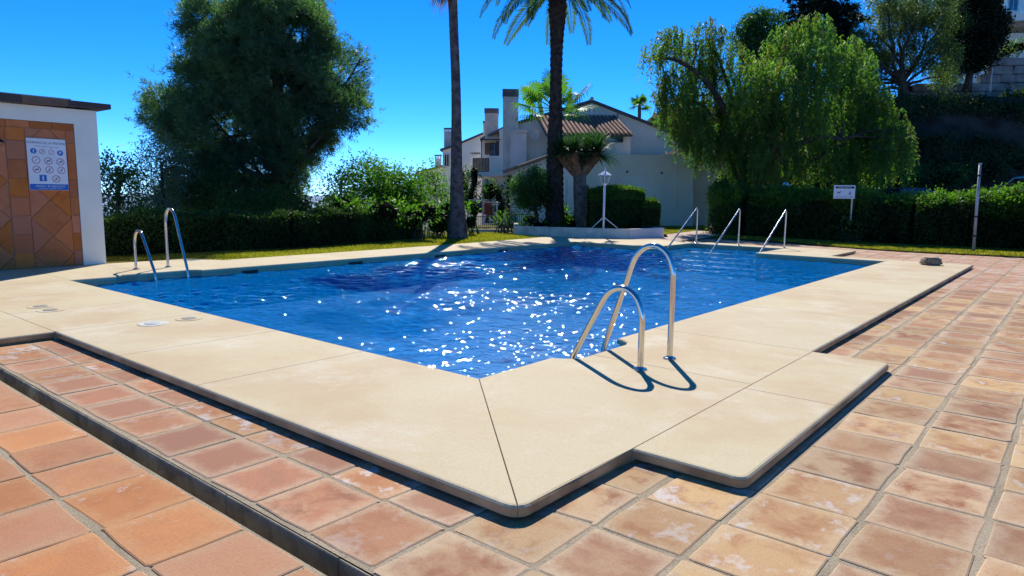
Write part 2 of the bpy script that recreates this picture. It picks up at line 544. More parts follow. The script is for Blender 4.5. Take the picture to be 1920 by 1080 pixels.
M['cloth_red'] = simple('red_cloth', (0.25, 0.06, 0.05), 0.9, 0, 0.1, 8)
M['cloth_grey'] = simple('dark_cloth', (0.06, 0.065, 0.08), 0.9, 0, 0.1, 8)
M['rim_pale'] = simple('lid_rim_pale', (0.60, 0.58, 0.48), 0.5, 0, 0.05, 8)
M['lid_grey'] = simple('lid_grey', (0.26, 0.24, 0.19), 0.7, 0, 0.15, 12)
M['pink_roof'] = simple('faded_pink_roof', (0.40, 0.27, 0.26), 0.9, 0, 0.1, 3)


def glass_mat():
    t = NT('clear_glass')
    gl = t.n('BsdfGlossy'); gl.inputs['Roughness'].default_value = 0.03
    tr = t.n('BsdfTransparent'); tr.inputs['Color'].default_value = (0.85, 0.92, 0.92, 1)
    fr = t.n('Fresnel'); mx = t.n('MixShader')
    t.l(fr.outputs[0], mx.inputs[0]); t.l(tr.outputs[0], mx.inputs[1]); t.l(gl.outputs[0], mx.inputs[2]); t.l(mx.outputs[0], t.out.inputs[0])
    return t.m


M['glass'] = glass_mat()

rng = np.random.default_rng(7)
random.seed(7)
ZT = -0.08          # top of the clay paving
ZW = -0.14          # water level


def sheet(name, polys, z, mat, kind='structure', label=None):
    mb = MB()
    for poly in polys:
        mb.add([(x, y, z if len(q) == 0 else q[0]) for x, y, *q in poly], [tuple(range(len(poly)))])
    o = mb.build(name, mat)
    for p in o.data.polygons:
        if p.normal.z < 0: p.flip()
    tag(o, label, None, None, kind)
    return o


def rect(x0, y0, x1, y1): return [(x0, y0), (x1, y0), (x1, y1), (x0, y1)]


# ------------------------------------------------------------------ ground, sea, lawns
HX0, HX1, HY0, HY1 = -13.6, -3.3, 3.9, 21.8
gz = -0.26
gp = [rect(-21, -200, HX0, 900), rect(HX1, -200, 900, 900), rect(HX0, -200, HX1, 1.4), rect(HX0, 1.9, HX1, HY0), rect(HX0, HY1, HX1, 900), rect(HX0, 1.4, HX1, 1.9)]
gp = gp[:5]
sl = [(-21, gz), (-40, -4.0), (-110, -18), (-420, -45)]
for (xa, za), (xb, zb) in zip(sl[:-1], sl[1:]):
    gp.append([(xb, -200, zb), (xa, -200, za), (xa, 900, za), (xb, 900, zb)])
sheet('ground', gp, gz, M['ground'], label='dry earth around the pool terrace')
sheet('sea', [rect(-9000, -3000, -410, 9000)], -44.0, M['sea'], label='distant blue sea below the terrace')


def lawn(name, poly, label):
    xs = [p[0] for p in poly]; ys = [p[1] for p in poly]
    sheet(name, [poly], -0.045, M['lawn'], label=label)


LAWN_A = [(-21, 5.3), (-14.62, 5.3), (-14.62, 15), (-14.95, 20.2), (-17.1, 20.9), (-21, 21.2)]
LAWN_B = [(-11.2, 25.6), (-8.6, 25.2), (-6.9, 24.5), (-5.5, 24.0), (-4.0, 23.75), (-2.4, 23.9), (4.0, 24.5), (6, 30), (-12.3, 30), (-11.6, 26.6)]
LAWN_C = [(-13.4, 26.2), (-13.9, 30), (-15.0, 36), (-24, 36), (-24, 21.2), (-17.1, 20.9), (-17.1, 24.0)]
lawn('lawn', LAWN_A, 'strip of short yellowish grass beside the pool')
lawn('lawn', LAWN_B, 'strip of short yellowish grass before the hedge')
lawn('lawn', LAWN_C, 'grass in front of the white house')
sheet('path', [[(-14.62, 18.0), (-11.6, 20.0), (-11.0, 22.0), (-11.2, 25.7), (-12.3, 30.2), (-13.9, 30.2), (-13.3, 26.0), (-12.4, 24.4), (-13.2, 22.0), (-17.0, 20.6), (-15.1, 20.0)]], -0.035, M['path'], label='pale pink path past the planter')


def in_poly(pts, poly):
    x, y = pts[:, 0], pts[:, 1]
    c = np.zeros(len(pts), bool)
    n = len(poly)
    for i in range(n):
        x0, y0 = poly[i][:2]; x1, y1 = poly[(i + 1) % n][:2]
        m = ((y0 > y) != (y1 > y)) & (x < (x1 - x0) * (y - y0) / (y1 - y0 + 1e-12) + x0)
        c ^= m
    return c


def leaves_mesh(C, A, B):
    """diamond leaves: centre, half length vector, half width vector"""
    N = len(C)
    V = np.empty((N, 4, 3), np.float32)
    V[:, 0] = C - A; V[:, 1] = C + B; V[:, 2] = C + A; V[:, 3] = C - B
    F = np.arange(N * 4, dtype=np.int32).reshape(N, 4)
    return V.reshape(-1, 3), F


def unit(v): return v / (np.linalg.norm(v, axis=-1, keepdims=True) + 1e-9)


def grass(poly, n, hmin, hmax, label):
    xs = [p[0] for p in poly]; ys = [p[1] for p in poly]
    q = np.stack([rng.uniform(min(xs), max(xs), n * 2), rng.uniform(min(ys), max(ys), n * 2)], 1)
    q = q[in_poly(q, poly)][:n]
    h = rng.uniform(hmin, hmax, len(q))
    a = np.stack([rng.normal(0, .5, len(q)), rng.normal(0, .5, len(q)), np.ones(len(q))], 1) * h[:, None] / 2
    b = unit(np.stack([rng.normal(size=len(q)), rng.normal(size=len(q)), np.zeros(len(q))], 1)) * 0.011
    c = np.concatenate([q, np.full((len(q), 1), -0.045)], 1) + a * 0.9
    V, F = leaves_mesh(c, a, b)
    o = mobj('grass', raw_mesh('grass', V, F), M['grass'])
    tag(o, label, 'grass', None, 'stuff')


grass([(-17.6, 5.4), (-14.66, 7.6), (-14.66, 15), (-15.0, 20.2), (-17.1, 20.8), (-18.5, 20.8)], 60000, 0.03, 0.075, 'short yellow green grass growing beside the pool deck')
grass([(-11.3, 25.65), (-8.6, 25.25), (-6.9, 24.55), (-5.5, 24.05), (-4.0, 23.8), (-2.4, 23.95), (1.0, 24.3), (1.0, 27.6), (-11.6, 28)], 42000, 0.03, 0.075, 'short yellow green grass growing before the hedge')
grass([(-13.5, 26.3), (-13.9, 30), (-15.0, 36), (-19, 36), (-17.5, 27)], 12000, 0.03, 0.07, 'bright grass strip below the white house wall')

# ------------------------------------------------------------------ pool basin and water
PX0, PX1, PY0, PY1 = -13.0, -3.74, 4.1, 18.9
AX0, AX1, AY1 = -9.98, -6.97, 21.3
RECA = [(-3.74, 5.10), (-3.66, 5.13), (-3.56, 5.22), (-3.52, 5.34), (-3.52, 6.08), (-3.57, 6.19), (-3.66, 6.25), (-3.74, 6.28)]
RECB = [(-13.0, 6.34), (-13.12, 6.28), (-13.2, 6.18), (-13.2, 4.98), (-13.12, 4.86), (-13.0, 4.82)]
OUTLINE = [(PX1, PY0)] + RECA + [(PX1, PY1), (AX1, PY1), (AX1, AY1), (AX0, AY1), (AX0, PY1), (PX0, PY1)] + RECB + [(PX0, PY0)]


def offset_poly(poly, ds):
    """move each edge inwards by ds[i] (poly counter-clockwise), mitred"""
    n = len(poly); out = []
    L = []
    for i in range(n):
        a = np.array(poly[i], float); b = np.array(poly[(i + 1) % n], float)
        t = (b - a) / (np.linalg.norm(b - a) + 1e-12)
        nrm = np.array([-t[1], t[0]])
        L.append((a + nrm * ds[i], t))
    for i in range(n):
        p0, t0 = L[i - 1]; p1, t1 = L[i]
        cr = t0[0] * t1[1] - t0[1] * t1[0]
        if abs(cr) < 1e-4:
            out.append(tuple(p1))
        else:
            w = p1 - p0
            s = (w[0] * t1[1] - w[1] * t1[0]) / cr
            out.append(tuple(p0 + t0 * s))
    return out


def ccw(poly):
    a = sum(poly[i][0] * poly[(i + 1) % len(poly)][1] - poly[(i + 1) % len(poly)][0] * poly[i][1] for i in range(len(poly)))
    return poly if a > 0 else poly[::-1]


pool = thing('swimming_pool', 'blue mosaic swimming pool with far alcove of steps', 'pool', (-8.4, 11.5, 0))
wall_poly = offset_poly(OUTLINE, [-0.035] * len(OUTLINE))
mb = MB()
n = len(wall_poly)
ZF = -0.74
mb.add([(x, y, -0.066) for x, y in wall_poly] + [(x, y, ZF) for x, y in wall_poly],
       [(i, n + i, n + (i + 1) % n, (i + 1) % n) for i in range(n)] + [tuple(range(n, 2 * n))])
o = mb.build('basin', M['mosaic'], pool)
for k in range(5):                       # steps down from the alcove
    mb = MB()
    y1 = AY1 + 0.035 - k * 0.42
    mb.box((AX0 - 0.03, max(y1 - 0.42, PY1 - 0.2), ZF), (AX1 + 0.03, y1 - 0.002, -0.25 - 0.10 * k))
    mb.build('step', M['mosaic'], pool, bevel=0.015)
for (yy, w_) in ((7.35, 0.30), (10.0, 0.34), (12.75, 0.34), (15.3, 0.34)):      # skimmer mouths in the long wall
    mb = MB()
    x = PX0 - 0.035
    mb.box((x + 0.002, yy - w_ / 2 - .03, ZW - 0.07), (x + 0.014, yy - w_ / 2, -0.085))
    mb.box((x + 0.002, yy + w_ / 2, ZW - 0.07), (x + 0.014, yy + w_ / 2 + .03, -0.085))
    mb.box((x + 0.002, yy - w_ / 2, -0.095), (x + 0.012, yy + w_ / 2, -0.085))
    f = mb.build('skimmer', M['cloth_grey'], pool)
    mb = MB(); mb.box((x + 0.002, yy - w_ / 2 + .002, ZW - 0.10), (x + 0.006, yy + w_ / 2 - .002, -0.097))
    mb.build('skimmer_mouth', M['black_paint'], f)  # flat black plate painted for the darkness inside the opening

# water surface: wind ripples as real geometry, finer on the near half
NW = 36
wr = np.random.default_rng(3)
WAVES = []
for i_ in range(NW):
    lam = 0.05 * (13.0 ** (i_ / NW))
    WAVES.append((lam, wr.normal(2.3, 0.8), wr.uniform(0, 6.28), wr.uniform(.5, 2.2), wr.uniform(.5, 2.2)))


def ripple(X, Y):
    Z = np.zeros_like(X)
    gust = 0.74 + 0.26 * np.sin(X * .9 + 1.3 * np.sin(Y * .35)) * np.sin(Y * .62 + .8 * np.sin(X * .5) + 1.0)
    for lam, th, ph, wa, wb in WAVES:
        k_ = 2 * np.pi / lam
        amp_ = 0.38 / math.sqrt(NW) * math.sqrt(2) / k_ * (1.0 if lam < .35 else .6)
        wob = 0.9 * np.sin(X * wa + ph) + 0.9 * np.sin(Y * wb + 2 * ph)
        Z += amp_ * (gust if lam < .5 else 1.0) * np.sin(k_ * (X * math.cos(th) + Y * math.sin(th)) + ph + wob)
    return Z


Vs = []; Fs = []; off = 0
wpoly = offset_poly(OUTLINE, [-0.06] * len(OUTLINE))
for st_, ya_, yb_ in ((0.0145, 4.03, 9.2), (0.028, 9.2, 21.40)):
    ny_ = int(round((yb_ - ya_) / st_)) + 1
    gx = np.arange(-13.28, -3.44, st_); gy = np.linspace(ya_, yb_, ny_)
    X, Y = np.meshgrid(gx, gy, indexing='ij')
    V = np.stack([X, Y, ZW + ripple(X, Y)], -1).reshape(-1, 3)
    nx, ny = X.shape
    idx = np.arange(nx * ny).reshape(nx, ny)
    F = np.stack([idx[:-1, :-1], idx[1:, :-1], idx[1:, 1:], idx[:-1, 1:]], -1).reshape(-1, 4)
    F = F[in_poly(V[F].mean(1), wpoly)]
    used, inv = np.unique(F, return_inverse=True)
    Vs.append(V[used]); Fs.append(inv.reshape(-1, 4) + off); off += len(used)
wat = mobj('water', raw_mesh('water', np.concatenate(Vs), np.concatenate(Fs)), M['water'], smooth=True)
tag(wat, 'rippling clear blue water filling the pool', None, None, 'structure')

# ------------------------------------------------------------------ coping slabs
coping = thing('pool_coping', 'cream cast stone coping and deck around the pool', None, (0, 0, 0))
del coping['label']
tag(coping, 'cream cast stone coping and deck around the pool', None, None, 'structure')
ALLJ = []


def near_pool(a, b):
    """is this edge on the pool outline?"""
    m = ((a[0] + b[0]) / 2, (a[1] + b[1]) / 2)
    for i in range(len(OUTLINE)):
        p = np.array(OUTLINE[i]); q = np.array(OUTLINE[(i + 1) % len(OUTLINE)])
        t = q - p; L = np.dot(t, t)
        u = np.dot(np.array(m) - p, t) / (L + 1e-12)
        if -0.01 <= u <= 1.01 and np.linalg.norm(p + t * u - np.array(m)) < 0.006: return True
    return False


def slab(poly, outer=(), thick=0.062, zt=0.0):
    """outer: list of indices of free outer edges (of the ccw polygon as given)"""
    n = len(poly)
    kind = []
    for i in range(n):
        if near_pool(poly[i], poly[(i + 1) % n]): kind.append('p')
        elif i in outer: kind.append('o')
        else: kind.append('j')
    R = 0.026
    rings = []
    for ph in (90, 60, 30, 0):
        a = math.radians(ph)
        ro = R * (1 - math.cos(a)); zz = -R * (1 - math.sin(a))
        rj = 0.0016 + 0.0025 * (1 - math.cos(a))
        rings.append(([ro if k in 'po' else rj for k in kind], zt + zz))
    rings.append(([0.0 if k in 'po' else 0.0016 for k in kind], zt - thick + 0.008))
    rings.append(([0.008 if k in 'po' else 0.0016 for k in kind], zt - thick))
    rings.append(([0.045 if k == 'o' else 0.03 if k == 'p' else 0.0016 for k in kind], zt - thick))
    rings.append(([0.045 if k == 'o' else 0.03 if k == 'p' else 0.0016 for k in kind], -0.15 if 'p' not in kind else -0.15))
    V = []; F = []
    for ds, z in rings:
        V += [(x, y, z) for x, y in offset_poly(poly, ds)]
    m = len(rings)
    F.append(tuple(range(n)))
    for r in range(m - 1):
        for i in range(n):
            j = (i + 1) % n
            F.append((r * n + i, (r + 1) * n + i, (r + 1) * n + j, r * n + j))
    mb = MB(); mb.add(V, F)
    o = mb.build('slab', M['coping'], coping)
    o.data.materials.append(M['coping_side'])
    for q in o.data.polygons:            # outer sides carry brown dirt plus their shade, tinted against the blue skylight
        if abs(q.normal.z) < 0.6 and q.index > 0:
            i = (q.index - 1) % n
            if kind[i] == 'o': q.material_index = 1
    return o


def rslab(x0, y0, x1, y1, outer=''):
    """outer letters: S(y0) E(x1) N(y1) W(x0)"""
    return slab([(x0, y0), (x1, y0), (x1, y1), (x0, y1)], ['SENW'.index(c) for c in outer])


XO, YO = -1.97, 2.45
RC = 0.10


def arc(cx, cy, r, a0, a1, n=4): return [(cx + r * math.cos(math.radians(a0 + (a1 - a0) * k / n)), cy + r * math.sin(math.radians(a0 + (a1 - a0) * k / n))) for k in range(n + 1)]


NC_ = arc(XO - RC, YO + RC, RC, -90, 0, 4)             # rounded near corner, mitred at its middle
slab([NC_[2], (PX1, PY0), (-5.22, PY0), (-5.22, YO), NC_[0], NC_[1]], [3, 4, 5])
xs = [-5.22, -6.70, -8.35, -9.9, -11.4, -13.0]
for i, (a, b) in enumerate(zip(xs[:-1], xs[1:])):
    rslab(b, YO, a, PY0, 'S' if a > -8.3 else '')
YJ = 5.45
slab([NC_[2], NC_[3], NC_[4], (XO, 3.53), (XO, YJ), (-3.52, YJ)] + [q for q in RECA[:4]][::-1] + [(PX1, PY0)], [0, 1, 2])
slab([(XO, YJ), (XO, 7.07), (PX1, 7.07)] + RECA[4:][::-1] + [(-3.52, YJ)], [])
ys = [7.07, 9.5, 12.0, 14.5, 17.0]
for a, b in zip(ys[:-1], ys[1:]): rslab(PX1, a, XO, b, 'E')
slab([(PX1, 17.0), (XO, 17.0), (XO, 19.45), (PX1, 19.45), (PX1, 18.9)], [1, 2])
# raised step beside the ladder
RS = 0.07
slab([(XO, 3.53)] + arc(-1.28 - RS, 3.53 + RS, RS, -90, 0, 4) + [(-1.28, 5.30), (XO, 5.30)], [0, 1, 2, 3, 4, 5])
slab([(XO, 5.30), (-1.28, 5.30)] + arc(-1.28 - RS, 7.07 - RS, RS, 0, 90, 4) + [(XO, 7.07)], [1, 2, 3, 4, 5, 6])
# far side and the alcove of steps
rslab(-5.15, 18.9, PX1, 19.45, 'N')
slab([(AX1, 18.9), (-5.15, 18.9), (-5.15, 19.45), (-5.15, 22.08), (AX1, 22.08), (AX1, 21.3)], [2, 3])
rslab(AX0, 21.3, AX1, 22.08, 'N')
slab([(-11.7, 18.9), (AX0, 18.9), (AX0, 21.3), (AX0, 22.08), (-11.7, 22.08)], [3])
slab([(-13.0, 18.9), (-11.7, 18.9), (-11.7, 21.5), (-13.0, 20.9)], [2])
slab([(-15.05, 18.9), (-13.0, 18.9), (-13.0, 20.9), (-15.3, 20.3)], [2, 3])
# long far side along the lawn
yl = [7.62, 10.2, 12.8, 15.4, 18.9]
xl = [-14.62, -14.64, -14.68, -14.8, -15.05]
for i in range(4):
    slab([(xl[i], yl[i]), (PX0, yl[i]), (PX0, yl[i + 1]), (xl[i + 1], yl[i + 1])], [3])
slab([(-15.45, 6.34), (-13.0, 6.34), (-13.0, 7.62), (-14.62, 7.62), (-15.2, 7.35), (-15.45, 7.3)], [3, 4, 5])
slab([(-15.45, 5.45), (-13.2, 5.45), (-13.2, 6.18), (-13.12, 6.28), (-13.0, 6.34), (-15.45, 6.34)], [5])
slab([(-15.45, 4.1), (-13.0, 4.1), (-13.0, 4.82), (-13.12, 4.86), (-13.2, 4.98), (-13.2, 5.45), (-15.45, 5.45)], [])
# deck in front of the shower wall
rslab(-15.45, YO, -13.0, 4.1)
rslab(-10.9, -2.0, -8.35, YO, 'E'); rslab(-13.4, -2.0, -10.9, YO); rslab(-15.45, -2.0, -13.4, YO)
rslab(-19.0, -2.0, -15.45, 5.45)

# ------------------------------------------------------------------ clay paving
CH0, CH1 = 1.59, 1.72
pav = MB()
for (x0, y0, x1, y1) in [(-8.31, -22, 22, CH0), (-8.31, CH1, -2.02, 2.5), (-2.02, CH1, 22, 24.6), (-5.2, 19.40, -2.02, 24.6), (-11.9, 22.04, -5.2, 26.0)]:  # sheets extended unseen behind the camera to bounce warm light
    pav.add([(x0, y0, ZT - 0.0045), (x1, y0, ZT - 0.0045), (x1, y1, ZT - 0.0045), (x0, y1, ZT - 0.0045)], [(0, 1, 2, 3)])
paving = pav.build('paving', M['grout'])
for p in paving.data.polygons:
    if p.normal.z < 0: p.flip()
tag(paving, 'worn terracotta tile paving with sandy joints', None, None, 'structure')

# drainage slot between the paving fields
ch = MB()
ch.add([(-8.3, CH1, ZT - 0.012), (5, CH1, ZT - 0.012), (5, CH1 - .004, -0.235), (-8.3, CH1 - .004, -0.235)], [(0, 1, 2, 3)])
ch.add([(-8.3, CH0, ZT - 0.013), (5, CH0, ZT - 0.013), (5, CH0, -0.235), (-8.3, CH0, -0.235)], [(0, 1, 2, 3)])
ch.add([(-8.3, CH0 - .01, -0.23), (5, CH0 - .01, -0.23), (5, CH1 + .01, -0.23), (-8.3, CH1 + .01, -0.23)], [(0, 1, 2, 3)])
xx = -8.3
drain = thing('drain_channel', 'narrow open concrete drain slot running between the tile fields', 'drain', (-4, 1.65, -0.23))
ch.build('trough', M['channel'], drain)
xx = -8.2
while xx < 4.5:                                   # kerb pieces lining the far side of the slot, butted with thin joints
    mb = MB(); L = 0.97
    mb.box((xx + .003, CH1 - 0.018, -0.229), (xx + L - .003, CH1 - 0.003, ZT - 0.004 + rng.uniform(-.003, .002)))
    mb.build('lining_block', M['channel'], drain, bevel=0.004, seg=1)
    xx += L


def tile_mesh(w, h, seed, t=0.016, warp=0.011):
    r = np.random.default_rng(seed)
    c = 0.016
    out = []
    for sx, sy, order in ((1, 1, 0), (-1, 1, 1), (-1, -1, 2), (1, -1, 3)):
        ccx, ccy = sx * (w / 2 - c), sy * (h / 2 - c)
        a0 = order * 90
        for k in range(3):
            a = math.radians(a0 + 45 * k)
            out.append((ccx + c * math.cos(a) + r.normal(0, warp * .5), ccy + c * math.sin(a) + r.normal(0, warp * .5)))
        # a waver half way along the side
        nx_, ny_ = [(0, 1), (-1, 0), (0, -1), (1, 0)][order]
        out.append((nx_ * (w / 2 + r.normal(0, warp * .35)) + (0 if nx_ else r.uniform(-.06, .06)), ny_ * (h / 2 + r.normal(0, warp * .35)) + (0 if ny_ else r.uniform(-.06, .06))))
    n = len(out)
    V = [(x, y, -t) for x, y in out] + [(x, y, -0.0035) for x, y in out]
    V += [(x * (1 - 0.007 / w * 2), y * (1 - 0.007 / h * 2), 0.0) for x, y in out]
    F = [tuple(2 * n + i for i in range(n))]
    for q in (0, 1):
        F += [(q * n + i, q * n + (i + 1) % n, (q + 1) * n + (i + 1) % n, (q + 1) * n + i) for i in range(n)]
    me = raw_mesh('tile', np.array(V), F)
    return me


XJ = [0.735, 0.25, -0.235, -0.72, -1.235, -1.685, -2.2]
YJR = [1.72, 2.2, 2.69, 3.135, 3.61, 4.06, 4.53, 4.99, 5.49, 5.97, 6.46]
while YJR[-1] < 24.4: YJR.append(YJR[-1] + 0.475)
YCUT = 14.6
MESHES = {}


def get_tile(kind, w, h):
    key = (kind, round(w, 2), round(h, 2), random.randrange(3))
    if key not in MESHES:
        me = tile_mesh(round(w, 2), round(h, 2), len(MESHES) + 11)
        me.materials.append(M[kind])
        MESHES[key] = me
    return MESHES[key]


far = []
def put_tile(kind, x0, x1, y0, y1, gx_, gy_):
    w, h = x1 - x0 - gx_, y1 - y0 - gy_
    cx, cy = (x0 + x1) / 2 + random.uniform(-.004, .004), (y0 + y1) / 2 + random.uniform(-.004, .004)
    z = ZT + random.uniform(-.0015, .0025)
    rz = random.gauss(0, 0.010)
    if cy > YCUT or cx < -8.4 or cx > 0.8:
        far.append((kind, get_tile(kind, w, h), cx, cy, z, rz)); return
    o = bpy.data.objects.new('tile', get_tile(kind, w, h))
    o.location = (cx, cy, z); o.rotation_euler = (random.gauss(0, .0025), random.gauss(0, .0025), rz)
    reg(o, paving, np.array([cx, cy, z]))


def hidden(x0, x1, y0, y1):
    # wholly under coping or step
    if y0 > 2.50 and x1 < -1.94 and x0 > -13: return True
    if x1 < -1.25 and y0 > 3.5 and y1 < 7.1: return True
    return False


for i in range(len(XJ) - 1):                                            # right-hand field
    x1, x0 = XJ[i], XJ[i + 1]
    for y0, y1 in zip(YJR[:-1], YJR[1:]):
        if y0 < 1.7 or (i == 0 and y0 > 4.5) or (i == 1 and y0 > 9.5 and y0 < 17): continue
        if hidden(x0, x1, y0, y1): continue
        put_tile('tile_pale', x0, x1, y0 + random.uniform(-.004, .004), y1, 0.038 if y0 > 2.6 else 0.024, 0.012)
XL = [-2.2, -2.67, -3.15, -3.61, -4.09, -4.56, -5.05, -5.53, -6.0, -6.48, -6.96, -7.43, -7.90, -8.3]
for x1, x0 in zip(XL[:-1], XL[1:]):                                      # between the slot and the coping
    put_tile('tile_red' if x0 < -2.4 else 'tile_pale', x0, x1, 1.735, 2.2, 0.016, 0.03)
    put_tile('tile_red' if x0 < -2.9 else 'tile_pale', x0, x1, 2.2, 2.66, 0.016, 0.03)
xs_ = [0.25, -0.235, -0.72, -1.235, -1.685] + XL
XLo = [x + 0.02 for x in [-1.0, -1.48, -1.96, -2.45, -2.938, -3.447, -3.966, -4.43, -4.87, -5.35, -5.83, -6.3, -6.78, -7.25, -7.73, -8.2]]
for y0, y1 in ((1.12, 1.585), (0.65, 1.12), (0.18, 0.65), (-0.29, 0.18)):  # near field, this side of the slot
    for x1, x0 in zip(XLo[:-1], XLo[1:]):
        put_tile('tile_orange', x0, x1, y0, y1, 0.012, 0.036 if y0 < 1.1 else 0.02)
for k in range(9):                                                        # the paving runs on to the right of the picture
    x1 = 5.1 - .485 * k
    for y0, y1 in zip(YJR[:-1], YJR[1:]): put_tile('tile_pale', x1 - .485, x1, y0, y1, .038, .012)
    for y0, y1 in ((1.12, 1.585), (0.65, 1.12), (0.18, 0.65)): put_tile('tile_orange', x1 - .485, x1, y0, y1, .012, .03)
# far field beyond the pool end
XF = [0.25 - 0.485 * k for k in range(26)]
for x1, x0 in zip(XF[:-1], XF[1:]):
    for y0, y1 in zip(YJR[:-1], YJR[1:]):
        if y0 < 19.3 or x0 > -2.25 or (x0 < -5.6 and y0 < 21.9): continue
        put_tile('tile_pale', x0, x1, y0, y1, 0.03, 0.02)
tp = [(-0.29, -0.1)]
by = {}
for kind, me, cx, cy, z, rz in far: by.setdefault(kind, []).append((me, cx, cy, z, rz))
for kind, lst in by.items():
    Vs = []; Fs = []; b = 0
    for me, cx, cy, z, rz in lst:
        V = np.array([v.co for v in me.vertices]); c, s = math.cos(rz), math.sin(rz)
        V = np.stack([V[:, 0] * c - V[:, 1] * s + cx, V[:, 0] * s + V[:, 1] * c + cy, V[:, 2] + z], 1)
        Vs.append(V); Fs += [tuple(b + i for i in p.vertices) for p in me.polygons]; b += len(V)
    fm = NT('far_' + kind)
    rr = fm.n('NewGeometry').outputs['Random Per Island']
    pp = fm.pos()
    cc = fm.mix(rr, (0.42, 0.21, 0.12), (0.53, 0.36, 0.235))
    cc = fm.mix(fm.ramp(fm.noise(pp, 4, 5), 0.45, 0.7, 0, 0.7), cc, (0.56, 0.46, 0.37))
    cc = fm.mix(fm.ramp(fm.noise(pp, 9, 5), 0.5, 0.7, 0, 0.6), cc, (0.30, 0.13, 0.08))
    fm.bsdf(cc, 0.85, 0, None, 0.2)
    o = mobj('far_tiles', raw_mesh('far_tiles', np.concatenate(Vs), Fs), fm.m, paving)
    o['kind'] = 'stuff'

# ------------------------------------------------------------------ steel ladders and handrails
def smooth_path(pts, n=8):
    """Catmull-Rom through points"""
    pts = [np.asarray(p, float) for p in pts]
    q = [2 * pts[0] - pts[1]] + pts + [2 * pts[-1] - pts[-2]]
    out = []
    for i in range(1, len(q) - 2):
        for k in range(n):
            t = k / n
            a, b, c, d = q[i - 1], q[i], q[i + 1], q[i + 2]
            out.append(0.5 * ((2 * b) + (c - a) * t + (2 * a - 5 * b + 4 * c - d) * t * t + (3 * b - a - 3 * c + d) * t ** 3))
    out.append(pts[-1])
    return out


def ladder(label, fx, y1, y2, h1, h2, sgn, bottom):
    """fx foot x, y1/h1 low rail, y2/h2 tall rail; sgn direction from foot to water; bottom x at the water's edge"""
    t = thing('pool_ladder', label, 'ladder', (fx, (y1 + y2) / 2, 0), 'steel ladders of the pool')
    run = abs(bottom - fx)
    for y, h in ((y1, h1), (y2, h2)):
        rt = 0.215
        pts = [(fx, y, 0.0), (fx, y, 0.18), (fx, y, h - 0.36), (fx + sgn * 0.005, y, h - 0.22), (fx + sgn * 0.055, y, h - 0.085), (fx + sgn * 0.135, y, h - 0.016), (fx + sgn * 0.215, y, h),
               (fx + sgn * 0.30, y, h - 0.022), (fx + sgn * 0.365, y, h - 0.075), (fx + sgn * 0.42, y, h - 0.16)]
        xa, za = fx + sgn * 0.42, h - 0.16
        for u in (0.25, 0.5, 0.75, 0.93):
            pts.append((xa + (bottom - xa) * u, y, za + (-0.03 - za) * u))
        pts += [(bottom + sgn * .004, y, -0.10), (bottom + sgn * .006, y, -0.20), (bottom + sgn * .006, y, -0.70)]
        mb = MB(); mb.tube(smooth_path(pts, 6), 0.0265, 14)
        mb.build('rail', M['steel'], t, smooth=True)
        mb = MB(); mb.lathe((fx, y, 0.001), [(0.062, 0), (0.062, 0.006), (0.054, 0.014), (0.034, 0.018), (0.0275, 0.03)], 20)
        mb.build('flange', M['steel'], t, smooth=False)
    for z in (-0.27, -0.47, -0.67):
        mb = MB(); mb.box((bottom - .045, y1 + .02, z - .015), (bottom + .045, y2 - .02, z + .015))
        mb.build('tread', M['steel'], t, bevel=0.006)
    return t


ladder('steel pool ladder rising from the notch in the coping closest to the clay tiles', -2.885, 5.254, 5.807, 0.70, 1.045, -1, -3.615)
ladder('steel pool ladder on the far deck next to the shower wall', -13.93, 5.52, 6.12, 0.745, 1.15, 1, -13.10)

HR = [(-9.95, 21.60, 19.46, 'steel step handrail closest to the white house, leftmost of three'),
      (-8.48, 21.51, 19.40, 'middle one of the three steel handrails at the pool steps'),
      (-7.03, 21.46, 19.28, 'steel step handrail closest to the dog sign, rightmost of three')]
for x, ya, yb, lab in HR:
    t = thing('handrail', lab, 'handrail', (x, ya, 0), 'three handrails over the pool steps')
    mb = MB()
    pts = [(x, ya, 0), (x, ya, 0.5), (x, ya - .004, 1.03), (x, ya - .02, 1.10), (x, ya - .06, 1.135), (x, ya - .11, 1.11)]
    for u in (0.3, 0.6, 0.9, 1.0, 1.2): pts.append((x, ya - .11 + (yb - ya + .11) * u, 1.11 + (ZW - 1.11) * u))
    mb.tube(smooth_path(pts, 5), 0.026, 12)
    mb.build('rail', M['steel'], t, smooth=True)
    mb = MB(); mb.lathe((x, ya, 0.001), [(0.06, 0), (0.06, 0.008), (0.04, 0.016), (0.028, 0.026)], 16)
    mb.build('flange', M['steel'], t)

# lids set into the deck
LIDS = [(-10.27, 2.88, .15, 'coping', 'round dark deck lid closest to the shower wall'), (-9.87, 2.87, .15, 'coping', 'round dark deck lid, second from the shower wall'),
        (-8.06, 3.34, .16, 'white_paint', 'round white skimmer lid set into the cream deck'), (-8.08, 3.76, .15, 'galv', 'round grey skimmer lid closest to the water')]
for x, y, r, mk, lab in LIDS:
    t = thing('deck_lid', lab, 'lid', (x, y, 0), 'round lids set in the deck')
    mb = MB(); mb.lathe((x, y, 0.0005), [(r, 0), (r, 0.004), (r * .94, 0.006)], 24)
    mb.build('rim', M['coping' if mk != 'white_paint' else 'rim_pale'], t)
    mb = MB(); mb.lathe((x, y, 0.007), [(r * .55, 0), (r * .55, 0.004), (r * .5, 0.006)], 20)
    mb.build('cover', M['lid_grey' if mk != 'white_paint' else 'galv'], t)

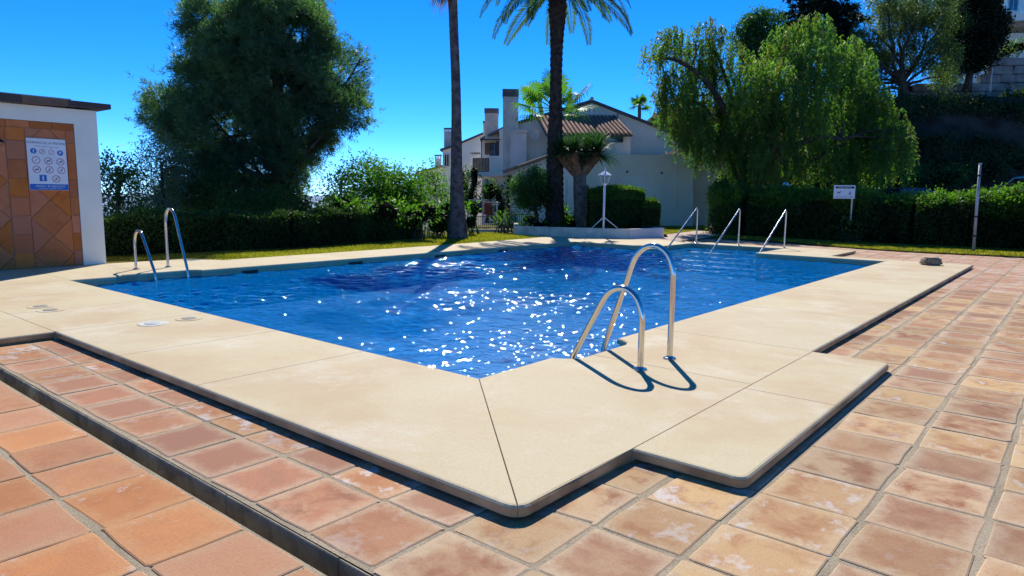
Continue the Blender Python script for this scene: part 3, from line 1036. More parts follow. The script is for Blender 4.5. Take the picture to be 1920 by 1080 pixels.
# rough block on the coping
t = bmesh.new()
bmesh.ops.create_cube(t, size=1)
bmesh.ops.bevel(t, geom=t.edges[:], offset=0.13, segments=2, affect='EDGES')
bmesh.ops.subdivide_edges(t, edges=t.edges[:], cuts=2, use_grid_fill=True)
for v in t.verts:
    s = 1 - 0.16 * (v.co.z + .5)
    v.co.x *= s; v.co.y *= s
    v.co += Vector(mnoise.noise_vector(v.co * 4.1)) * 0.045
    v.co.x *= 0.43; v.co.y *= 0.30; v.co.z = (v.co.z + 0.5) * 0.17
me = bpy.data.meshes.new('stone_block'); t.to_mesh(me); t.free()
blk = mobj('stone_block', me, M['rock'], None, True, (-2.72, 18.62, 0.002))
blk.rotation_euler.z = 0.75
tag(blk, 'rough brown stone block lying on the coping corner', 'block')

# ------------------------------------------------------------------ shower wall with sign
SX = -15.42
sw = thing('shower_wall', 'white shower building with terracotta tile panel and brown roof edge', 'shower', (SX - .8, 4.0, 0))
Y_END = 5.54
mb = MB()
# wall with a shallow recess for the tiles: front skin around the panel plus the body behind
mb.box((SX - 2.6, -1.0, -0.05), (SX - 0.05, Y_END, 3.06))
mb.box((SX - 0.05, 5.125, -0.05), (SX, Y_END, 3.06))
mb.box((SX - 0.05, -1.0, 2.775), (SX, 5.125, 3.06))
mb.build('wall', M['shower_white'], sw)
panel = MB(); panel.box((SX - 0.049, -1.0, -0.04), (SX - 0.032, 5.123, 2.773))
pn = panel.build('tile_bed', M['grout'], sw)


def wtile(poly, mat=M['wall_tile'], depth=None):
    """a wall tile: polygon in (y,z)"""
    poly = ccw(poly)
    cy = sum(p[0] for p in poly) / len(poly); cz = sum(p[1] for p in poly) / len(poly)
    q = [(p[0] - cy, p[1] - cz) for p in poly]
    ins = offset_poly(q, [0.004] * len(q)); ins2 = offset_poly(q, [0.010] * len(q))
    n = len(q)
    d = 0.020 + random.uniform(-.003, .003)
    V = [(a, b, 0) for a, b in ins] + [(a, b, d - .004) for a, b in ins] + [(a, b, d) for a, b in ins2]
    F = [tuple(2 * n + i for i in range(n))]
    for k in (0, 1): F += [(k * n + i, k * n + (i + 1) % n, (k + 1) * n + (i + 1) % n, (k + 1) * n + i) for i in range(n)]
    me = raw_mesh('tile', np.array(V), F); me.materials.append(mat)
    o = bpy.data.objects.new('tile', me)
    base = ORG[pn.name]
    # local x -> world y, local y -> world z, local z -> world x
    o.matrix_local = Matrix(((0, 0, 1, SX - 0.032 - base[0]), (1, 0, 0, cy - base[1]), (0, 1, 0, cz - base[2]), (0, 0, 0, 1)))
    reg(o, pn, np.zeros(3))


zr = [0.0, 0.30, 0.65, 1.0, 1.35, 1.70, 2.05, 2.40, 2.64]
for a, b in zip(zr[:-1], zr[1:]): wtile([(4.97, a), (5.12, a), (5.12, b), (4.97, b)])
yy = 5.12
while yy > 2.6:
    y2 = yy - (0.37 if yy < 5.1 else .37); wtile([(y2, 2.64), (yy, 2.64), (yy, 2.77), (y2, 2.77)]); yy = y2
for y0 in (4.29, 3.29):                         # field of diamonds 0.68 wide, then a 0.30 column of squares
    y1 = y0 + 0.68; ym = (y0 + y1) / 2
    for k in range(-1, 4):
        zc = 0.95 + 0.70 * (k - 1)
        lo, hi = zc - .35, zc + .35
        top, bot = 2.64, 0.0
        def clip(poly):
            out = []
            for zlim, sg in ((bot, 1), (top, -1)):
                res = []
                for i in range(len(poly)):
                    a, b = poly[i], poly[(i + 1) % len(poly)]
                    ia, ib = (a[1] - zlim) * sg >= 0, (b[1] - zlim) * sg >= 0
                    if ia: res.append(a)
                    if ia != ib:
                        u = (zlim - a[1]) / (b[1] - a[1]); res.append((a[0] + (b[0] - a[0]) * u, zlim))
                poly = res
                if len(poly) < 3: return None
            return poly
        for pl in ([(ym, lo), (y1, zc), (ym, hi), (y0, zc)], [(y0, zc), (ym, hi), (y0, zc + .70)], [(y1, zc), (y1, zc + .70), (ym, hi)]):
            cl = clip(pl)
            if cl:
                ar = abs(sum(cl[i][0] * cl[(i + 1) % len(cl)][1] - cl[(i + 1) % len(cl)][0] * cl[i][1] for i in range(len(cl)))) / 2
                if ar > 0.012: wtile(cl)
    for a, b in zip(zr[:-1], zr[1:]): wtile([(y0 - .31, a), (y0, a), (y0, b), (y0 - .31, b)])
# roof
mb = MB()
for (ya, yb, mk) in ((-1.2, 4.25, 'brown_paint'), (4.25, 5.0, 'fascia_tan'), (5.0, 5.76, 'brown_paint')):
    f = MB()
    fz = lambda y: 3.065 + 0.022 * (y - 4.0)
    f.prism([(ya + .002, 0), (yb - .002, 0), (yb - .002, 1), (ya + .002, 1)],
            lambda p: (SX + 0.16, p[0], fz(p[0]) + p[1] * (0.15 - 0.03 * (p[0] - 4))), lambda p: (SX - 2.8, p[0], fz(p[0]) + p[1] * (0.15 - 0.03 * (p[0] - 4))))
    f.build('roof_board', M[mk], sw)
mb = MB(); mb.box((SX - 2.7, -1.1, 3.21), (SX + 0.02, 5.1, 3.245))
mb.build('roof_cap', M['galv'], sw)
mb = MB(); mb.tube(smooth_path([(SX - .02, 3.78, 2.36), (SX + .12, 3.80, 2.40), (SX + .24, 3.85, 2.37)], 5), 0.012, 8)
mb.lathe((SX + .24, 3.85, 2.33), [(.05, 0), (.05, .01), (.015, .05)], 14)
mb.build('shower_head', M['black_paint'], sw)

# pool rules sign (flat board with printed pictograms in relief a fraction of a millimetre thick)
sg = thing('rules_sign', 'white and blue pool rules sign with round pictograms on terracotta tiles', 'sign', (SX + .012, 4.62, 1.48))
SY0, SY1, SZ0, SZ1 = 4.30, 4.95, 1.485, 2.455
SXF = SX + 0.014
mb = MB(); mb.box((SX - .008, SY0, SZ0), (SXF, SY1, SZ1)); mb.build('board', M['white_paint'], sg, bevel=0.002, seg=1)
mb = MB(); mb.box((SXF + .0003, SY0 + .004, SZ0 + .004), (SXF + .0015, SY1 - .004, SZ0 + .115)); mb.build('blue_band', M['blue_paint'], sg)


def sxy(u, v):
    """sign coordinates 0..1 from its top left as seen -> (y,z); seen from +x the viewer's right is +y"""
    return SY0 + u * (SY1 - SY0), SZ1 - v * (SZ1 - SZ0)


def disc(u, v, r, mat, name, x=SXF + .0005, hole=0.0, n=28, parent=sg):
    cy, cz = sxy(u, v)
    mb = MB(); V = []; F = []
    for k in range(n):
        a = 2 * math.pi * k / n
        V.append((x, cy + r * math.cos(a), cz + r * math.sin(a)))
    if hole:
        for k in range(n):
            a = 2 * math.pi * k / n
            V.append((x, cy + hole * math.cos(a), cz + hole * math.sin(a)))
        F = [(k, (k + 1) % n, n + (k + 1) % n, n + k) for k in range(n)]
    else:
        F = [tuple(range(n))]
    mb.add(V, F)
    return mb.build(name, mat, parent)


def glyph(u, v, s, shapes, mat, name, x=SXF + .0009, parent=sg, plane=None):
    """shapes: list of polygons in unit coords (right, up)"""
    cy, cz = sxy(u, v)
    mb = MB()
    for sh in shapes:
        mb.add([(x, cy + a * s, cz + b * s) for a, b in sh], [tuple(range(len(sh)))])
    return mb.build(name, mat, parent)


def circ(cx, cy, r, n=10): return [(cx + r * math.cos(2 * math.pi * k / n), cy + r * math.sin(2 * math.pi * k / n)) for k in range(n)]


PERSON = [circ(0, .62, .2), [(-.22, .38), (.22, .38), (.2, -.2), (-.2, -.2)], [(-.2, -.2), (-.02, -.2), (-.04, -.85), (-.18, -.85)], [(.02, -.2), (.2, -.2), (.18, -.85), (.04, -.85)]]
DOG = [[(-.65, .2), (.35, .25), (.35, -.12), (-.55, -.1)], [(.3, .2), (.5, .5), (.75, .35), (.7, .18), (.4, .05)], [(-.6, -.05), (-.45, -.05), (-.5, -.6), (-.62, -.6)], [(.15, -.05), (.3, -.05), (.3, -.6), (.18, -.6)], [(-.62, .18), (-.55, .2), (-.8, .5), (-.86, .45)]]
FOODS = [[(-.7, -.25), (.7, -.25), (.55, .0), (.1, .3), (-.3, .0)], circ(.35, .1, .3)]
BALL = [circ(-.45, -.1, .28), circ(.45, -.1, .28), [(-.1, .3), (.1, .3), (.1, -.3), (-.1, -.3)]]
BOTTLE = [[(-.18, .1), (.18, .1), (.18, -.7), (-.18, -.7)], [(-.07, .1), (.07, .1), (.07, .7), (-.07, .7)]]
RUN = [circ(.1, .6, .17), [(-.25, .35), (.25, .4), (.1, -.1), (-.15, -.1)], [(-.15, -.05), (.1, -.1), (.5, -.5), (.4, -.6)], [(-.15, -.05), (.0, -.05), (-.4, -.7), (-.55, -.65)]]
DROP = [[(-.5, -.3), (-.35, .2), (-.2, -.3)], [(0, .6), (.3, -.1), (.0, -.4), (-.12, 0)], [(.3, -.5), (.5, .1), (.6, -.4)]]
BAR = [[(-.68, -.60), (-.60, -.68), (.68, .60), (.60, .68)]]
SW, SH = SY1 - SY0, SZ1 - SZ0
for u, v, g in ((.16, .245, PERSON), (.84, .265, [circ(0, .2, .5), [(-.6, -.5), (-.1, -.6), (.2, .0), (-.4, .2)]])):
    d = disc(u, v, .052, M['blue_paint'], 'pictogram'); glyph(u, v, .042, g, M['white_paint'], 'symbol', parent=d)
ROWS = [(.38, .25, .050, RUN), (.61, .255, .050, BAR), (.21, .42, .070, BAR), (.52, .43, .070, DOG), (.83, .44, .068, FOODS),
        (.21, .60, .067, BALL), (.53, .60, .068, BOTTLE), (.84, .605, .067, RUN), (.69, .775, .067, DROP)]
for u, v, r, g in ROWS:
    d = disc(u, v, r, M['red_paint'], 'pictogram', hole=r * .84)
    glyph(u, v, r * .68, g, M['navy_paint'], 'symbol', parent=d)
    if g is not BAR: glyph(u, v, r * .95, BAR, M['red_paint'], 'slash', SXF + .0013, d)
sq = MB(); cy, cz = sxy(.355, .765); sq.box((SXF + .0003, cy - .06, cz - .06), (SXF + .001, cy + .06, cz + .06))
sqo = sq.build('pictogram', M['blue_paint'], sg); glyph(.355, .765, .055, PERSON, M['white_paint'], 'symbol', SXF + .0014, sqo)


def text(body, loc, size, mat, parent, rot, name='lettering', align='CENTER'):
    cu = bpy.data.curves.new(name, 'FONT'); cu.body = body; cu.size = size; cu.align_x = align; cu.align_y = 'CENTER'
    cu.extrude = 0.0003; cu.resolution_u = 3
    cu.materials.append(mat)
    tmp = bpy.data.objects.new(name, cu); COL.objects.link(tmp)
    dg = bpy.context.evaluated_depsgraph_get()
    me = bpy.data.meshes.new_from_object(tmp.evaluated_get(dg))
    bpy.data.objects.remove(tmp)
    o = bpy.data.objects.new(name, me)
    base = ORG[parent.name]
    o.matrix_local = Matrix.Translation(Vector(np.array(loc, float) - base)) @ rot
    reg(o, parent, np.zeros(3))
    return o


ROTX = Matrix(((0, 0, 1, 0), (1, 0, 0, 0), (0, 1, 0, 0), (0, 0, 0, 1)))
cy, cz = sxy(.5, .085)
text('NORMAS DE LA PISCINA', (SXF + .001, cy, cz), .058, M['navy_paint'], sg, ROTX)
cy, cz = sxy(.53, .925)
text('AFORO: 35 PERSONAS', (SXF + .002, cy, cz), .050, M['white_paint'], sg, ROTX)
mb = MB()
for k, (u0, u1, v) in enumerate(((.18, .34, .15), (.37, .52, .155), (.56, .68, .16), (.70, .80, .165), (.22, .45, .965), (.48, .66, .965), (.69, .86, .965))):
    y0, z0 = sxy(u0, v); y1, _ = sxy(u1, v)
    mb.add([(SXF + .0018, y0, z0 - .006), (SXF + .0018, y1, z0 - .006), (SXF + .0018, y1, z0 + .006), (SXF + .0018, y0, z0 + .006)], [(0, 1, 2, 3)])
mb.build('fine_print', M['galv'], sg)

# ------------------------------------------------------------------ vegetation tools
def snoise(p, s, seed):
    """cheap smooth 3d noise from sines, about -1..1"""
    r = np.random.default_rng(seed)
    out = np.zeros(len(p))
    for k in range(7):
        d = unit(r.normal(size=3)) * s * r.uniform(.6, 1.9)
        out += np.sin(p @ d + r.uniform(0, 6.28))
    return out / 3.2


def clumps(g, lobes, dens, seed, shell=0.45, gap=0.1, gscale=1.2):
    """lobes: (centre, rx, rf, rz) with axes right/forward/up. returns clump centres and outward directions"""
    C = []; O = []
    for c, rx, rf, rz in lobes:
        vol = 4.19 * rx * rf * rz
        n = max(6, int(dens * vol ** 0.85))
        d = unit(g.normal(size=(n, 3)))
        r = g.uniform(0, 1, n) ** (1 / 3.0)
        r = shell + (1 - shell) * r
        r *= 1 + 0.22 * snoise(d * 3, 1.0, seed + len(C))
        q = d * r[:, None]
        pos = c + q[:, :1] * rx * RGT + q[:, 1:2] * rf * FWD + q[:, 2:3] * rz * UP
        out = unit(q[:, :1] / rx * RGT + q[:, 1:2] / rf * FWD + q[:, 2:3] / rz * UP)
        C.append(pos); O.append(out)
    C = np.concatenate(C); O = np.concatenate(O)
    k = snoise(C, 6.28 / gscale / 2, seed + 99) > (-1 + gap * 2)
    return C[k], O[k]


def leaf_cloud(g, C, O, per, cr, length, width, droop=0.0, outward=0.4, flat=0.0):
    """per leaves round each clump centre"""
    N = len(C) * per
    c = np.repeat(C, per, 0) + g.normal(0, 1, (N, 3)) * cr * np.array([1, 1, 1 - flat])
    a = unit(g.normal(size=(N, 3)) + np.repeat(O, per, 0) * outward + np.array([0, 0, -droop]))
    b = unit(np.cross(a, g.normal(size=(N, 3))))
    L = length * g.uniform(.6, 1.3, N)[:, None] / 2
    W = width * g.uniform(.6, 1.3, N)[:, None] / 2
    return c, a * L, b * W


def needle_tufts(g, C, O, per, length, width):
    N = len(C) * per
    a = unit(np.repeat(O, per, 0) * 0.8 + g.normal(0, .75, (N, 3)) + np.array([0, 0, .25]))
    c = np.repeat(C, per, 0) + a * length * 0.45 + g.normal(0, .05, (N, 3))
    b = unit(np.cross(a, g.normal(size=(N, 3))))
    L = length * g.uniform(.7, 1.2, N)[:, None] / 2
    return c, a * L, b * (width / 2)


def strands(g, C, n_leaf, length, lw, ll, sway=0.25):
    """weeping twigs hanging from each point with narrow leaves along them"""
    cs = []; As = []; Bs = []
    N = len(C)
    drop = length * g.uniform(.45, 1.25, N)
    d0 = unit(g.normal(size=(N, 3)) * np.array([1, 1, .3])) * sway
    for k in range(n_leaf):
        t = (k + g.uniform(0, 1, N)) / n_leaf
        p = C + d0 * (np.sqrt(t) * drop)[:, None] + np.array([0, 0, -1.0]) * ((t ** 1.25) * drop)[:, None]
        side = unit(g.normal(size=(N, 3)) * np.array([1, 1, .25]))
        a = unit(side * .8 + np.array([0, 0, -.75]))
        b = unit(np.cross(a, g.normal(size=(N, 3))))
        p = p + side * ll * .3
        cs.append(p); As.append(a * ll / 2 * g.uniform(.7, 1.3, (N, 1))); Bs.append(b * lw / 2)
    return np.concatenate(cs), np.concatenate(As), np.concatenate(Bs)


def cat(*parts): return tuple(np.concatenate([p[i] for p in parts]) for i in range(3))


def crown_obj(name, parts, mat, parent):
    V, F = leaves_mesh(*parts)
    return mobj(name, raw_mesh(name, V - ORG[parent.name], F), mat, parent)


def lob(px, py, rx, ry, d, rd=None):
    k = d / FPX
    return (P(px, py, d), rx * k, (rd if rd else rx * k), ry * k)


def limb(mb, a, b, r0, r1, g, sag=0.0, wob=0.12, n=6, sides=7):
    a = np.asarray(a, float); b = np.asarray(b, float)
    L = np.linalg.norm(b - a)
    pts = []
    off = g.normal(0, wob * L, 3)
    for i in range(n + 1):
        t = i / n
        pts.append(a + (b - a) * t + off * math.sin(math.pi * t) * .6 + np.array([0, 0, sag * L * math.sin(math.pi * t)]) + (g.normal(0, .02 * L, 3) if 0 < i < n else 0))
    mb.tube(pts, [r0 + (r1 - r0) * (i / n) ** .8 for i in range(n + 1)], sides, cap=False)
    return pts


def trunk_with_limbs(base, top, r0, r1, lobes, g, bark, parent, flare=1.5, twigs=3, lr=None, start=0.35):
    mb = MB()
    base = np.asarray(base, float); top = np.asarray(top, float)
    n = 9
    bend = g.normal(0, .03, 3) * np.linalg.norm(top - base); bend[2] = 0
    pts = [base + (top - base) * (i / n) + bend * math.sin(math.pi * i / n) for i in range(n + 1)]
    rad = [(r0 + (r1 - r0) * (i / n)) * (1 + (flare - 1) * math.exp(-i * 1.1)) for i in range(n + 1)]
    mb.tube(pts, rad, 12)
    o = mb.build('trunk', bark, parent, smooth=True)
    mb = MB()
    for c, rx, rf, rz in lobes:
        t = g.uniform(start, .98)
        i = min(n - 1, int(t * n)); p0 = pts[i]
        if p0[2] > c[2] + rz * .5: p0 = pts[max(2, int(n * start))]
        r = (lr if lr else r0 * .45) * g.uniform(.7, 1.1)
        path = limb(mb, p0, c, r, r * .35, g, .06)
        for _ in range(twigs):
            e = c + g.normal(0, .5, 3) * np.array([rx, rx, rz])
            limb(mb, path[g.integers(3, len(path))], e, r * .35, r * .12, g, .03, .1, 4, 5)
    mb.build('limbs', bark, parent, smooth=True)
    return pts


def tree(name, label, category, base, top, r0, r1, lobes, crown_parts, leaf, bark=None, group=None, seed=1, flare=1.5, twigs=3, lr=None, start=0.35):
    t = thing(name, label, category, tuple(base), group)
    g = np.random.default_rng(seed)
    trunk_with_limbs(base, top, r0, r1, lobes, g, bark or M['bark'], t, flare, twigs, lr, start)
    if not isinstance(crown_parts[0], list): crown_parts = [crown_parts]; leaf = [leaf]
    for cp, lm in zip(crown_parts, leaf):
        crown_obj('crown', cat(*cp) if isinstance(cp, list) else cp, lm, t)
    return t


def bush(name, label, lobes, leaf, seed, dens=26, per=16, cr=.16, ll=.14, lw=.06, gap=.05, shell=.55, base=None, group=None, stems=4, core=True, droop=0.0, category='shrub'):
    g = np.random.default_rng(seed)
    c0 = lobes[0][0]
    zb = -0.05 if base is None else base
    t = thing(name, label, category, (float(np.mean([l[0][0] for l in lobes])), float(np.mean([l[0][1] for l in lobes])), zb), group)
    C, O = clumps(g, lobes, dens, seed, shell, gap)
    crown_obj('foliage', leaf_cloud(g, C, O, per, cr, ll, lw, droop), leaf, t)
    mb = MB()
    for l in lobes:
        for _ in range(stems):
            e = l[0] + g.normal(0, .35, 3) * np.array([l[1], l[1], l[3]])
            st = np.array([l[0][0] + g.normal(0, .15), l[0][1] + g.normal(0, .15), zb])
            limb(mb, st, e, .035, .010, g, 0, .08, 5, 5)
    mb.build('stems', M['bark'], t, smooth=True)
    if core:  # dark lumps added for the shade inside the bush
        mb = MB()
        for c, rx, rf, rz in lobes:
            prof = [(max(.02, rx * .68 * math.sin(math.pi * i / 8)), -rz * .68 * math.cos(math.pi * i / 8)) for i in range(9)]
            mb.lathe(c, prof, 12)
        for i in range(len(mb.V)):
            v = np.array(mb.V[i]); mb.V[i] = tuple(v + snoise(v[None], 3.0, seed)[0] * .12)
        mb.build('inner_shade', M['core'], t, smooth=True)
    return t


def hedge(name, label, path, width, top_fn, leaf, seed, n_leaf, ll=.11, lw=.05, bottom=-0.05, group=None, fuzz=.05, core=.8, upper=None, split_z=0.0, roundness=.12):
    """clipped hedge along path (list of xy): an added dark core that blocks light and a shell of leaves"""
    g = np.random.default_rng(seed)
    path = [np.array(p, float) for p in path]
    seg = [np.linalg.norm(b - a) for a, b in zip(path[:-1], path[1:])]
    cum = np.concatenate([[0], np.cumsum(seg)]); L = cum[-1]
    t = thing(name, label, 'hedge', (float(path[0][0] + path[-1][0]) / 2, float(path[0][1] + path[-1][1]) / 2, bottom), group)

    def at(s):
        s = np.clip(s, 0, L - 1e-6); i = np.searchsorted(cum, s, side='right') - 1; i = np.clip(i, 0, len(seg) - 1)
        u = (s - cum[i]) / np.array(seg)[i]
        a = np.array(path)[i]; b = np.array(path)[i + 1]
        tt = (b - a) / np.array(seg)[i][:, None]
        return a + (b - a) * u[:, None], np.stack([-tt[:, 1], tt[:, 0]], 1), tt

    # dark core added to block light behind the leaves
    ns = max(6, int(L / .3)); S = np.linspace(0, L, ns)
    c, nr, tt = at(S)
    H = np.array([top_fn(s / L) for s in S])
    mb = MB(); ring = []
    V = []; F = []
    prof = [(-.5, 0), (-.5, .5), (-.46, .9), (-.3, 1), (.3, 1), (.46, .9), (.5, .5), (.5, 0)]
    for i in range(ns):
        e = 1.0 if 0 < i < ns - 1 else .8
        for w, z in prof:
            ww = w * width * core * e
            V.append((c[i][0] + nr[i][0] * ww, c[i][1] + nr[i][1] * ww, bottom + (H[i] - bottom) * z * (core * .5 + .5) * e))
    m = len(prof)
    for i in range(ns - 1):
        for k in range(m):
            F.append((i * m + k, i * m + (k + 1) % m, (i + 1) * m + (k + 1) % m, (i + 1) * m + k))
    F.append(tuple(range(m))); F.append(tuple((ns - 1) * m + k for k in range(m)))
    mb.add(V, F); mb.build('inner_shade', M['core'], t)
    # leaf shell
    s = g.uniform(0, L, n_leaf)
    c, nr, tt = at(s)
    H = np.interp(s / L, np.linspace(0, 1, 60), [top_fn(q) for q in np.linspace(0, 1, 60)])
    which = g.uniform(0, 1, n_leaf)
    u = g.uniform(0, 1, n_leaf)
    side = which < .40; back = (which >= .40) & (which < .60)
    w = np.where(side, -.5, np.where(back, .5, g.uniform(-.5, .5, n_leaf)))
    z = np.where(side | back, u ** .8, 1.0)
    # rounded shoulders
    w = w * np.where(side | back, 1 - roundness * np.clip(z - .75, 0, 1) * 4, 1)
    z = z - np.where(~(side | back), roundness * (np.abs(w) * 2) ** 4, 0)
    end = g.uniform(0, 1, n_leaf) < .06
    s_end = np.where(g.uniform(0, 1, n_leaf) < .5, 0, L)
    c2, nr2, tt2 = at(np.where(end, s_end, s)); 
    c = np.where(end[:, None], c2, c); w = np.where(end, g.uniform(-.5, .5, n_leaf), w); z = np.where(end, g.uniform(0, 1, n_leaf), z)
    pos = np.stack([c[:, 0] + nr[:, 0] * w * width, c[:, 1] + nr[:, 1] * w * width, bottom + (H - bottom) * z], 1)
    lump = snoise(pos, 3.5, seed) * .06 + snoise(pos, 11., seed + 5) * .03
    on = np.stack([nr[:, 0] * np.sign(w), nr[:, 1] * np.sign(w), np.zeros(n_leaf)], 1) * (side | back)[:, None] + np.array([0, 0, 1.0]) * (~(side | back))[:, None]
    pos = pos + on * (lump + np.abs(g.normal(0, fuzz, n_leaf)) - .02)[:, None]
    a = unit(g.normal(size=(n_leaf, 3)) + on * .5 + np.array([0, 0, .3])); b = unit(np.cross(a, g.normal(size=(n_leaf, 3))))
    A = a * ll / 2 * g.uniform(.6, 1.3, (n_leaf, 1)); B = b * lw / 2 * g.uniform(.6, 1.3, (n_leaf, 1))
    if upper is None:
        crown_obj('foliage', (pos, A, B), leaf, t)
    else:
        k = pos[:, 2] > split_z + snoise(pos, 2.0, seed + 8) * .25  # lighter leaves on top: the sunlit look is put into their colour
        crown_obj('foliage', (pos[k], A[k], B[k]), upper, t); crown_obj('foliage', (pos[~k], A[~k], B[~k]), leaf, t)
    return t


# ------------------------------------------------------------------ hedges round the terrace
def gxy(px, py): return tuple(G(px, py)[:2])


hp = [(-17.9, 4.9), (-17.45, 7.6), (-17.05, 10.6), (-17.12, 11.5)]
hedge('hedge', 'long dark clipped hedge behind the far ladder', hp, .9, lambda u: .90 + .035 * math.sin(u * 23), M['hedge_dark'], 21, 26000, .10, .035, group='dark clipped hedges along the lawn')
hedge('hedge', 'dark clipped hedge block between the long hedge and the one by the palm', [(-17.15, 11.55), (-17.45, 13.75)], .85, lambda u: .93 - .12 * max(0, abs(u - .5) - .42) / .08, M['hedge_dark'], 22, 15000, .10, .035, group='dark clipped hedges along the lawn')
hedge('hedge', 'dark clipped hedge block nearest the grey flared palm trunk', [(-17.50, 13.9), (-17.95, 16.15)], .85, lambda u: .93 - .12 * max(0, abs(u - .5) - .42) / .08, M['hedge_dark'], 23, 15000, .10, .035, group='dark clipped hedges along the lawn')


def rh(u):
    # right hedge height along its run, from the house end to the right edge
    xs = [0, .05, .24, .37, .43, .50, .58, .66, .74, 1]; hs_ = [1.95, 1.75, 1.62, 1.60, 1.55, 1.38, 1.62, 1.58, 1.85, 2.0]
    return float(np.interp(u, xs, hs_)) + .07 * math.sin(u * 41) + .06 * math.sin(u * 97 + 1) + .03 * math.sin(u * 173)


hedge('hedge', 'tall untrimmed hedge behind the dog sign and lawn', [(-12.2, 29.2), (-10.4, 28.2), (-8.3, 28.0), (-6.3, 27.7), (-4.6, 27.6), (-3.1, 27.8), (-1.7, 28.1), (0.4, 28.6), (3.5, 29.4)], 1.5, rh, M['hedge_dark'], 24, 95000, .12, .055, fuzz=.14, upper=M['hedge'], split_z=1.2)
hedge('hedge', 'rounded clipped shrub at the end of the tall hedge behind the grey post', [(-1.15, 26.6), (0.9, 27.0)], 1.3, lambda u: 1.95 * (1 - .25 * (2 * u - .9) ** 2), M['hedge'], 25, 22000, .10, .045, roundness=.3)

# ------------------------------------------------------------------ big pine
D = 26.0
pl = [(490, 55, 120, 75), (420, 60, 75, 70), (565, 60, 80, 75), (632, 140, 66, 62), (500, 150, 130, 80), (385, 150, 62, 60), (312, 205, 40, 46), (345, 235, 55, 45), (440, 240, 115, 60), (560, 225, 85, 55), (640, 205, 50, 42), (480, 310, 105, 55), (385, 275, 60, 45), (545, 300, 55, 40), (440, 375, 120, 45), (365, 345, 60, 50), (520, 375, 55, 45), (595, 258, 40, 20), (470, 28, 75, 32), (565, 26, 55, 30), (300, 180, 20, 18), (676, 110, 20, 24)]
lobes = [lob(a, b, c * .92, d * .92, D + 0.8 * math.sin(i * 2.4), min(2.6, c * D / FPX)) for i, (a, b, c, d) in enumerate(pl)]
g = np.random.default_rng(31)
C, O = clumps(g, lobes, 17, 31, .30, .17, 1.6)
nt = 15                                     # shoots gathered on boughs, with gaps between the boughs
Ct = np.repeat(C, nt, 0) + g.normal(0, .20, (len(C) * nt, 3)) * np.array([1, 1, .75])
Ot = unit(np.repeat(O, nt, 0) + (Ct - np.repeat(C, nt, 0)) * 1.5)
cp = needle_tufts(g, Ct, Ot, 13, .20, .024)
tree('pine_tree', 'huge dark pine filling the sky beyond the long hedge', 'tree', np.array([*P(517, 440, D)[:2], -1.2]), P(528, 60, D), .30, .10, lobes, cp, M['pine'], M['bark_pine'], seed=33, lr=.09, twigs=3)

# ------------------------------------------------------------------ left hand trees and bushes beyond the hedges
def btree(name, label, spec, D, leaf, seed, base_px, dens=40, per=16, cr=.2, ll=.16, lw=.07, gap=.12, zb=-1.0, r=.09, droop=.1, shell=.3, bark=None, group='garden trees beyond the hedge'):
    lobes = [lob(a, b, c, d, D + .5 * math.sin(i * 1.9 + seed), c * D / FPX) for i, (a, b, c, d) in enumerate(spec)]
    g = np.random.default_rng(seed)
    C, O = clumps(g, lobes, dens, seed, shell, gap, .9)
    cp = leaf_cloud(g, C, O, per, cr, ll, lw, droop)
    b = P(base_px, 430, D); b[2] = zb
    top = P(base_px + 2, min(s[1] for s in spec) + 20, D)
    return tree(name, label, 'tree', b, top, r, r * .4, lobes, cp, leaf, bark, group, seed + 1, lr=r * .5)


btree('broadleaf_tree', 'glossy green tree right beside the white shower wall', [(222, 312, 30, 26), (205, 350, 26, 40), (240, 360, 28, 40), (220, 400, 40, 30), (250, 330, 20, 22)], 19.5, M['broad'], 41, 222, 110, 16, .14, .10, .05, .14)
btree('olive_tree', 'silvery grey olive tree between the glossy tree and the pine', [(300, 285, 32, 24), (285, 310, 26, 26), (330, 310, 32, 28), (300, 350, 40, 40), (290, 395, 45, 30)], 22.0, M['olive'], 43, 300, 110, 16, .18, .12, .03, .14)
btree('garden_tree', 'dark thin-leaved tree filling the gap under the pine', [(345, 350, 40, 40), (400, 370, 50, 50), (470, 395, 60, 40), (540, 395, 45, 36), (585, 400, 30, 26)], 23.5, M['broad'], 45, 420, 80, 15, .2, .12, .05, .10)
btree('garden_tree', 'bright green rounded tree between pine and flared palm trunk', [(690, 325, 38, 28), (715, 345, 40, 30), (660, 350, 30, 26), (745, 350, 34, 32), (700, 380, 50, 30), (780, 360, 30, 32), (640, 385, 40, 26), (760, 390, 40, 26)], 25.0, M['bush'], 47, 705, 110, 16, .18, .12, .055, .10)
btree('garden_tree', 'sparse dark tree with bare twigs just right of the pine', [(640, 335, 24, 26), (620, 360, 22, 26), (655, 320, 14, 20), (635, 385, 30, 24)], 24.0, M['broad'], 49, 638, 60, 12, .18, .12, .05, .25, r=.05)
btree('garden_tree', 'yellow green tree in front of the far house corner', [(812, 325, 24, 18), (795, 345, 26, 22), (830, 350, 20, 24), (815, 380, 34, 28)], 27.0, M['bush'], 51, 815, 80, 13, .18, .12, .05, .2, r=.05)
bush('shrub', 'low mixed green shrub behind the dark hedge blocks', [lob(640, 395, 45, 22, 21.5), lob(720, 398, 50, 20, 22.2), lob(790, 400, 40, 20, 23.0)], M['bush'], 53, 40, 16, .16, .14, .06)
bush('shrub', 'loose leafy shrub pressed against the left side of the flared palm', [lob(825, 415, 26, 28, 24.5), lob(838, 395, 16, 22, 24.8)], M['broad'], 54, 60, 16, .14, .13, .06)
bush('shrub', 'light green shrub just right of the flared palm trunk', [lob(884, 395, 9, 24, 26.5), lob(880, 418, 12, 16, 26.3)], M['bush'], 55, 90, 16, .1, .12, .05)

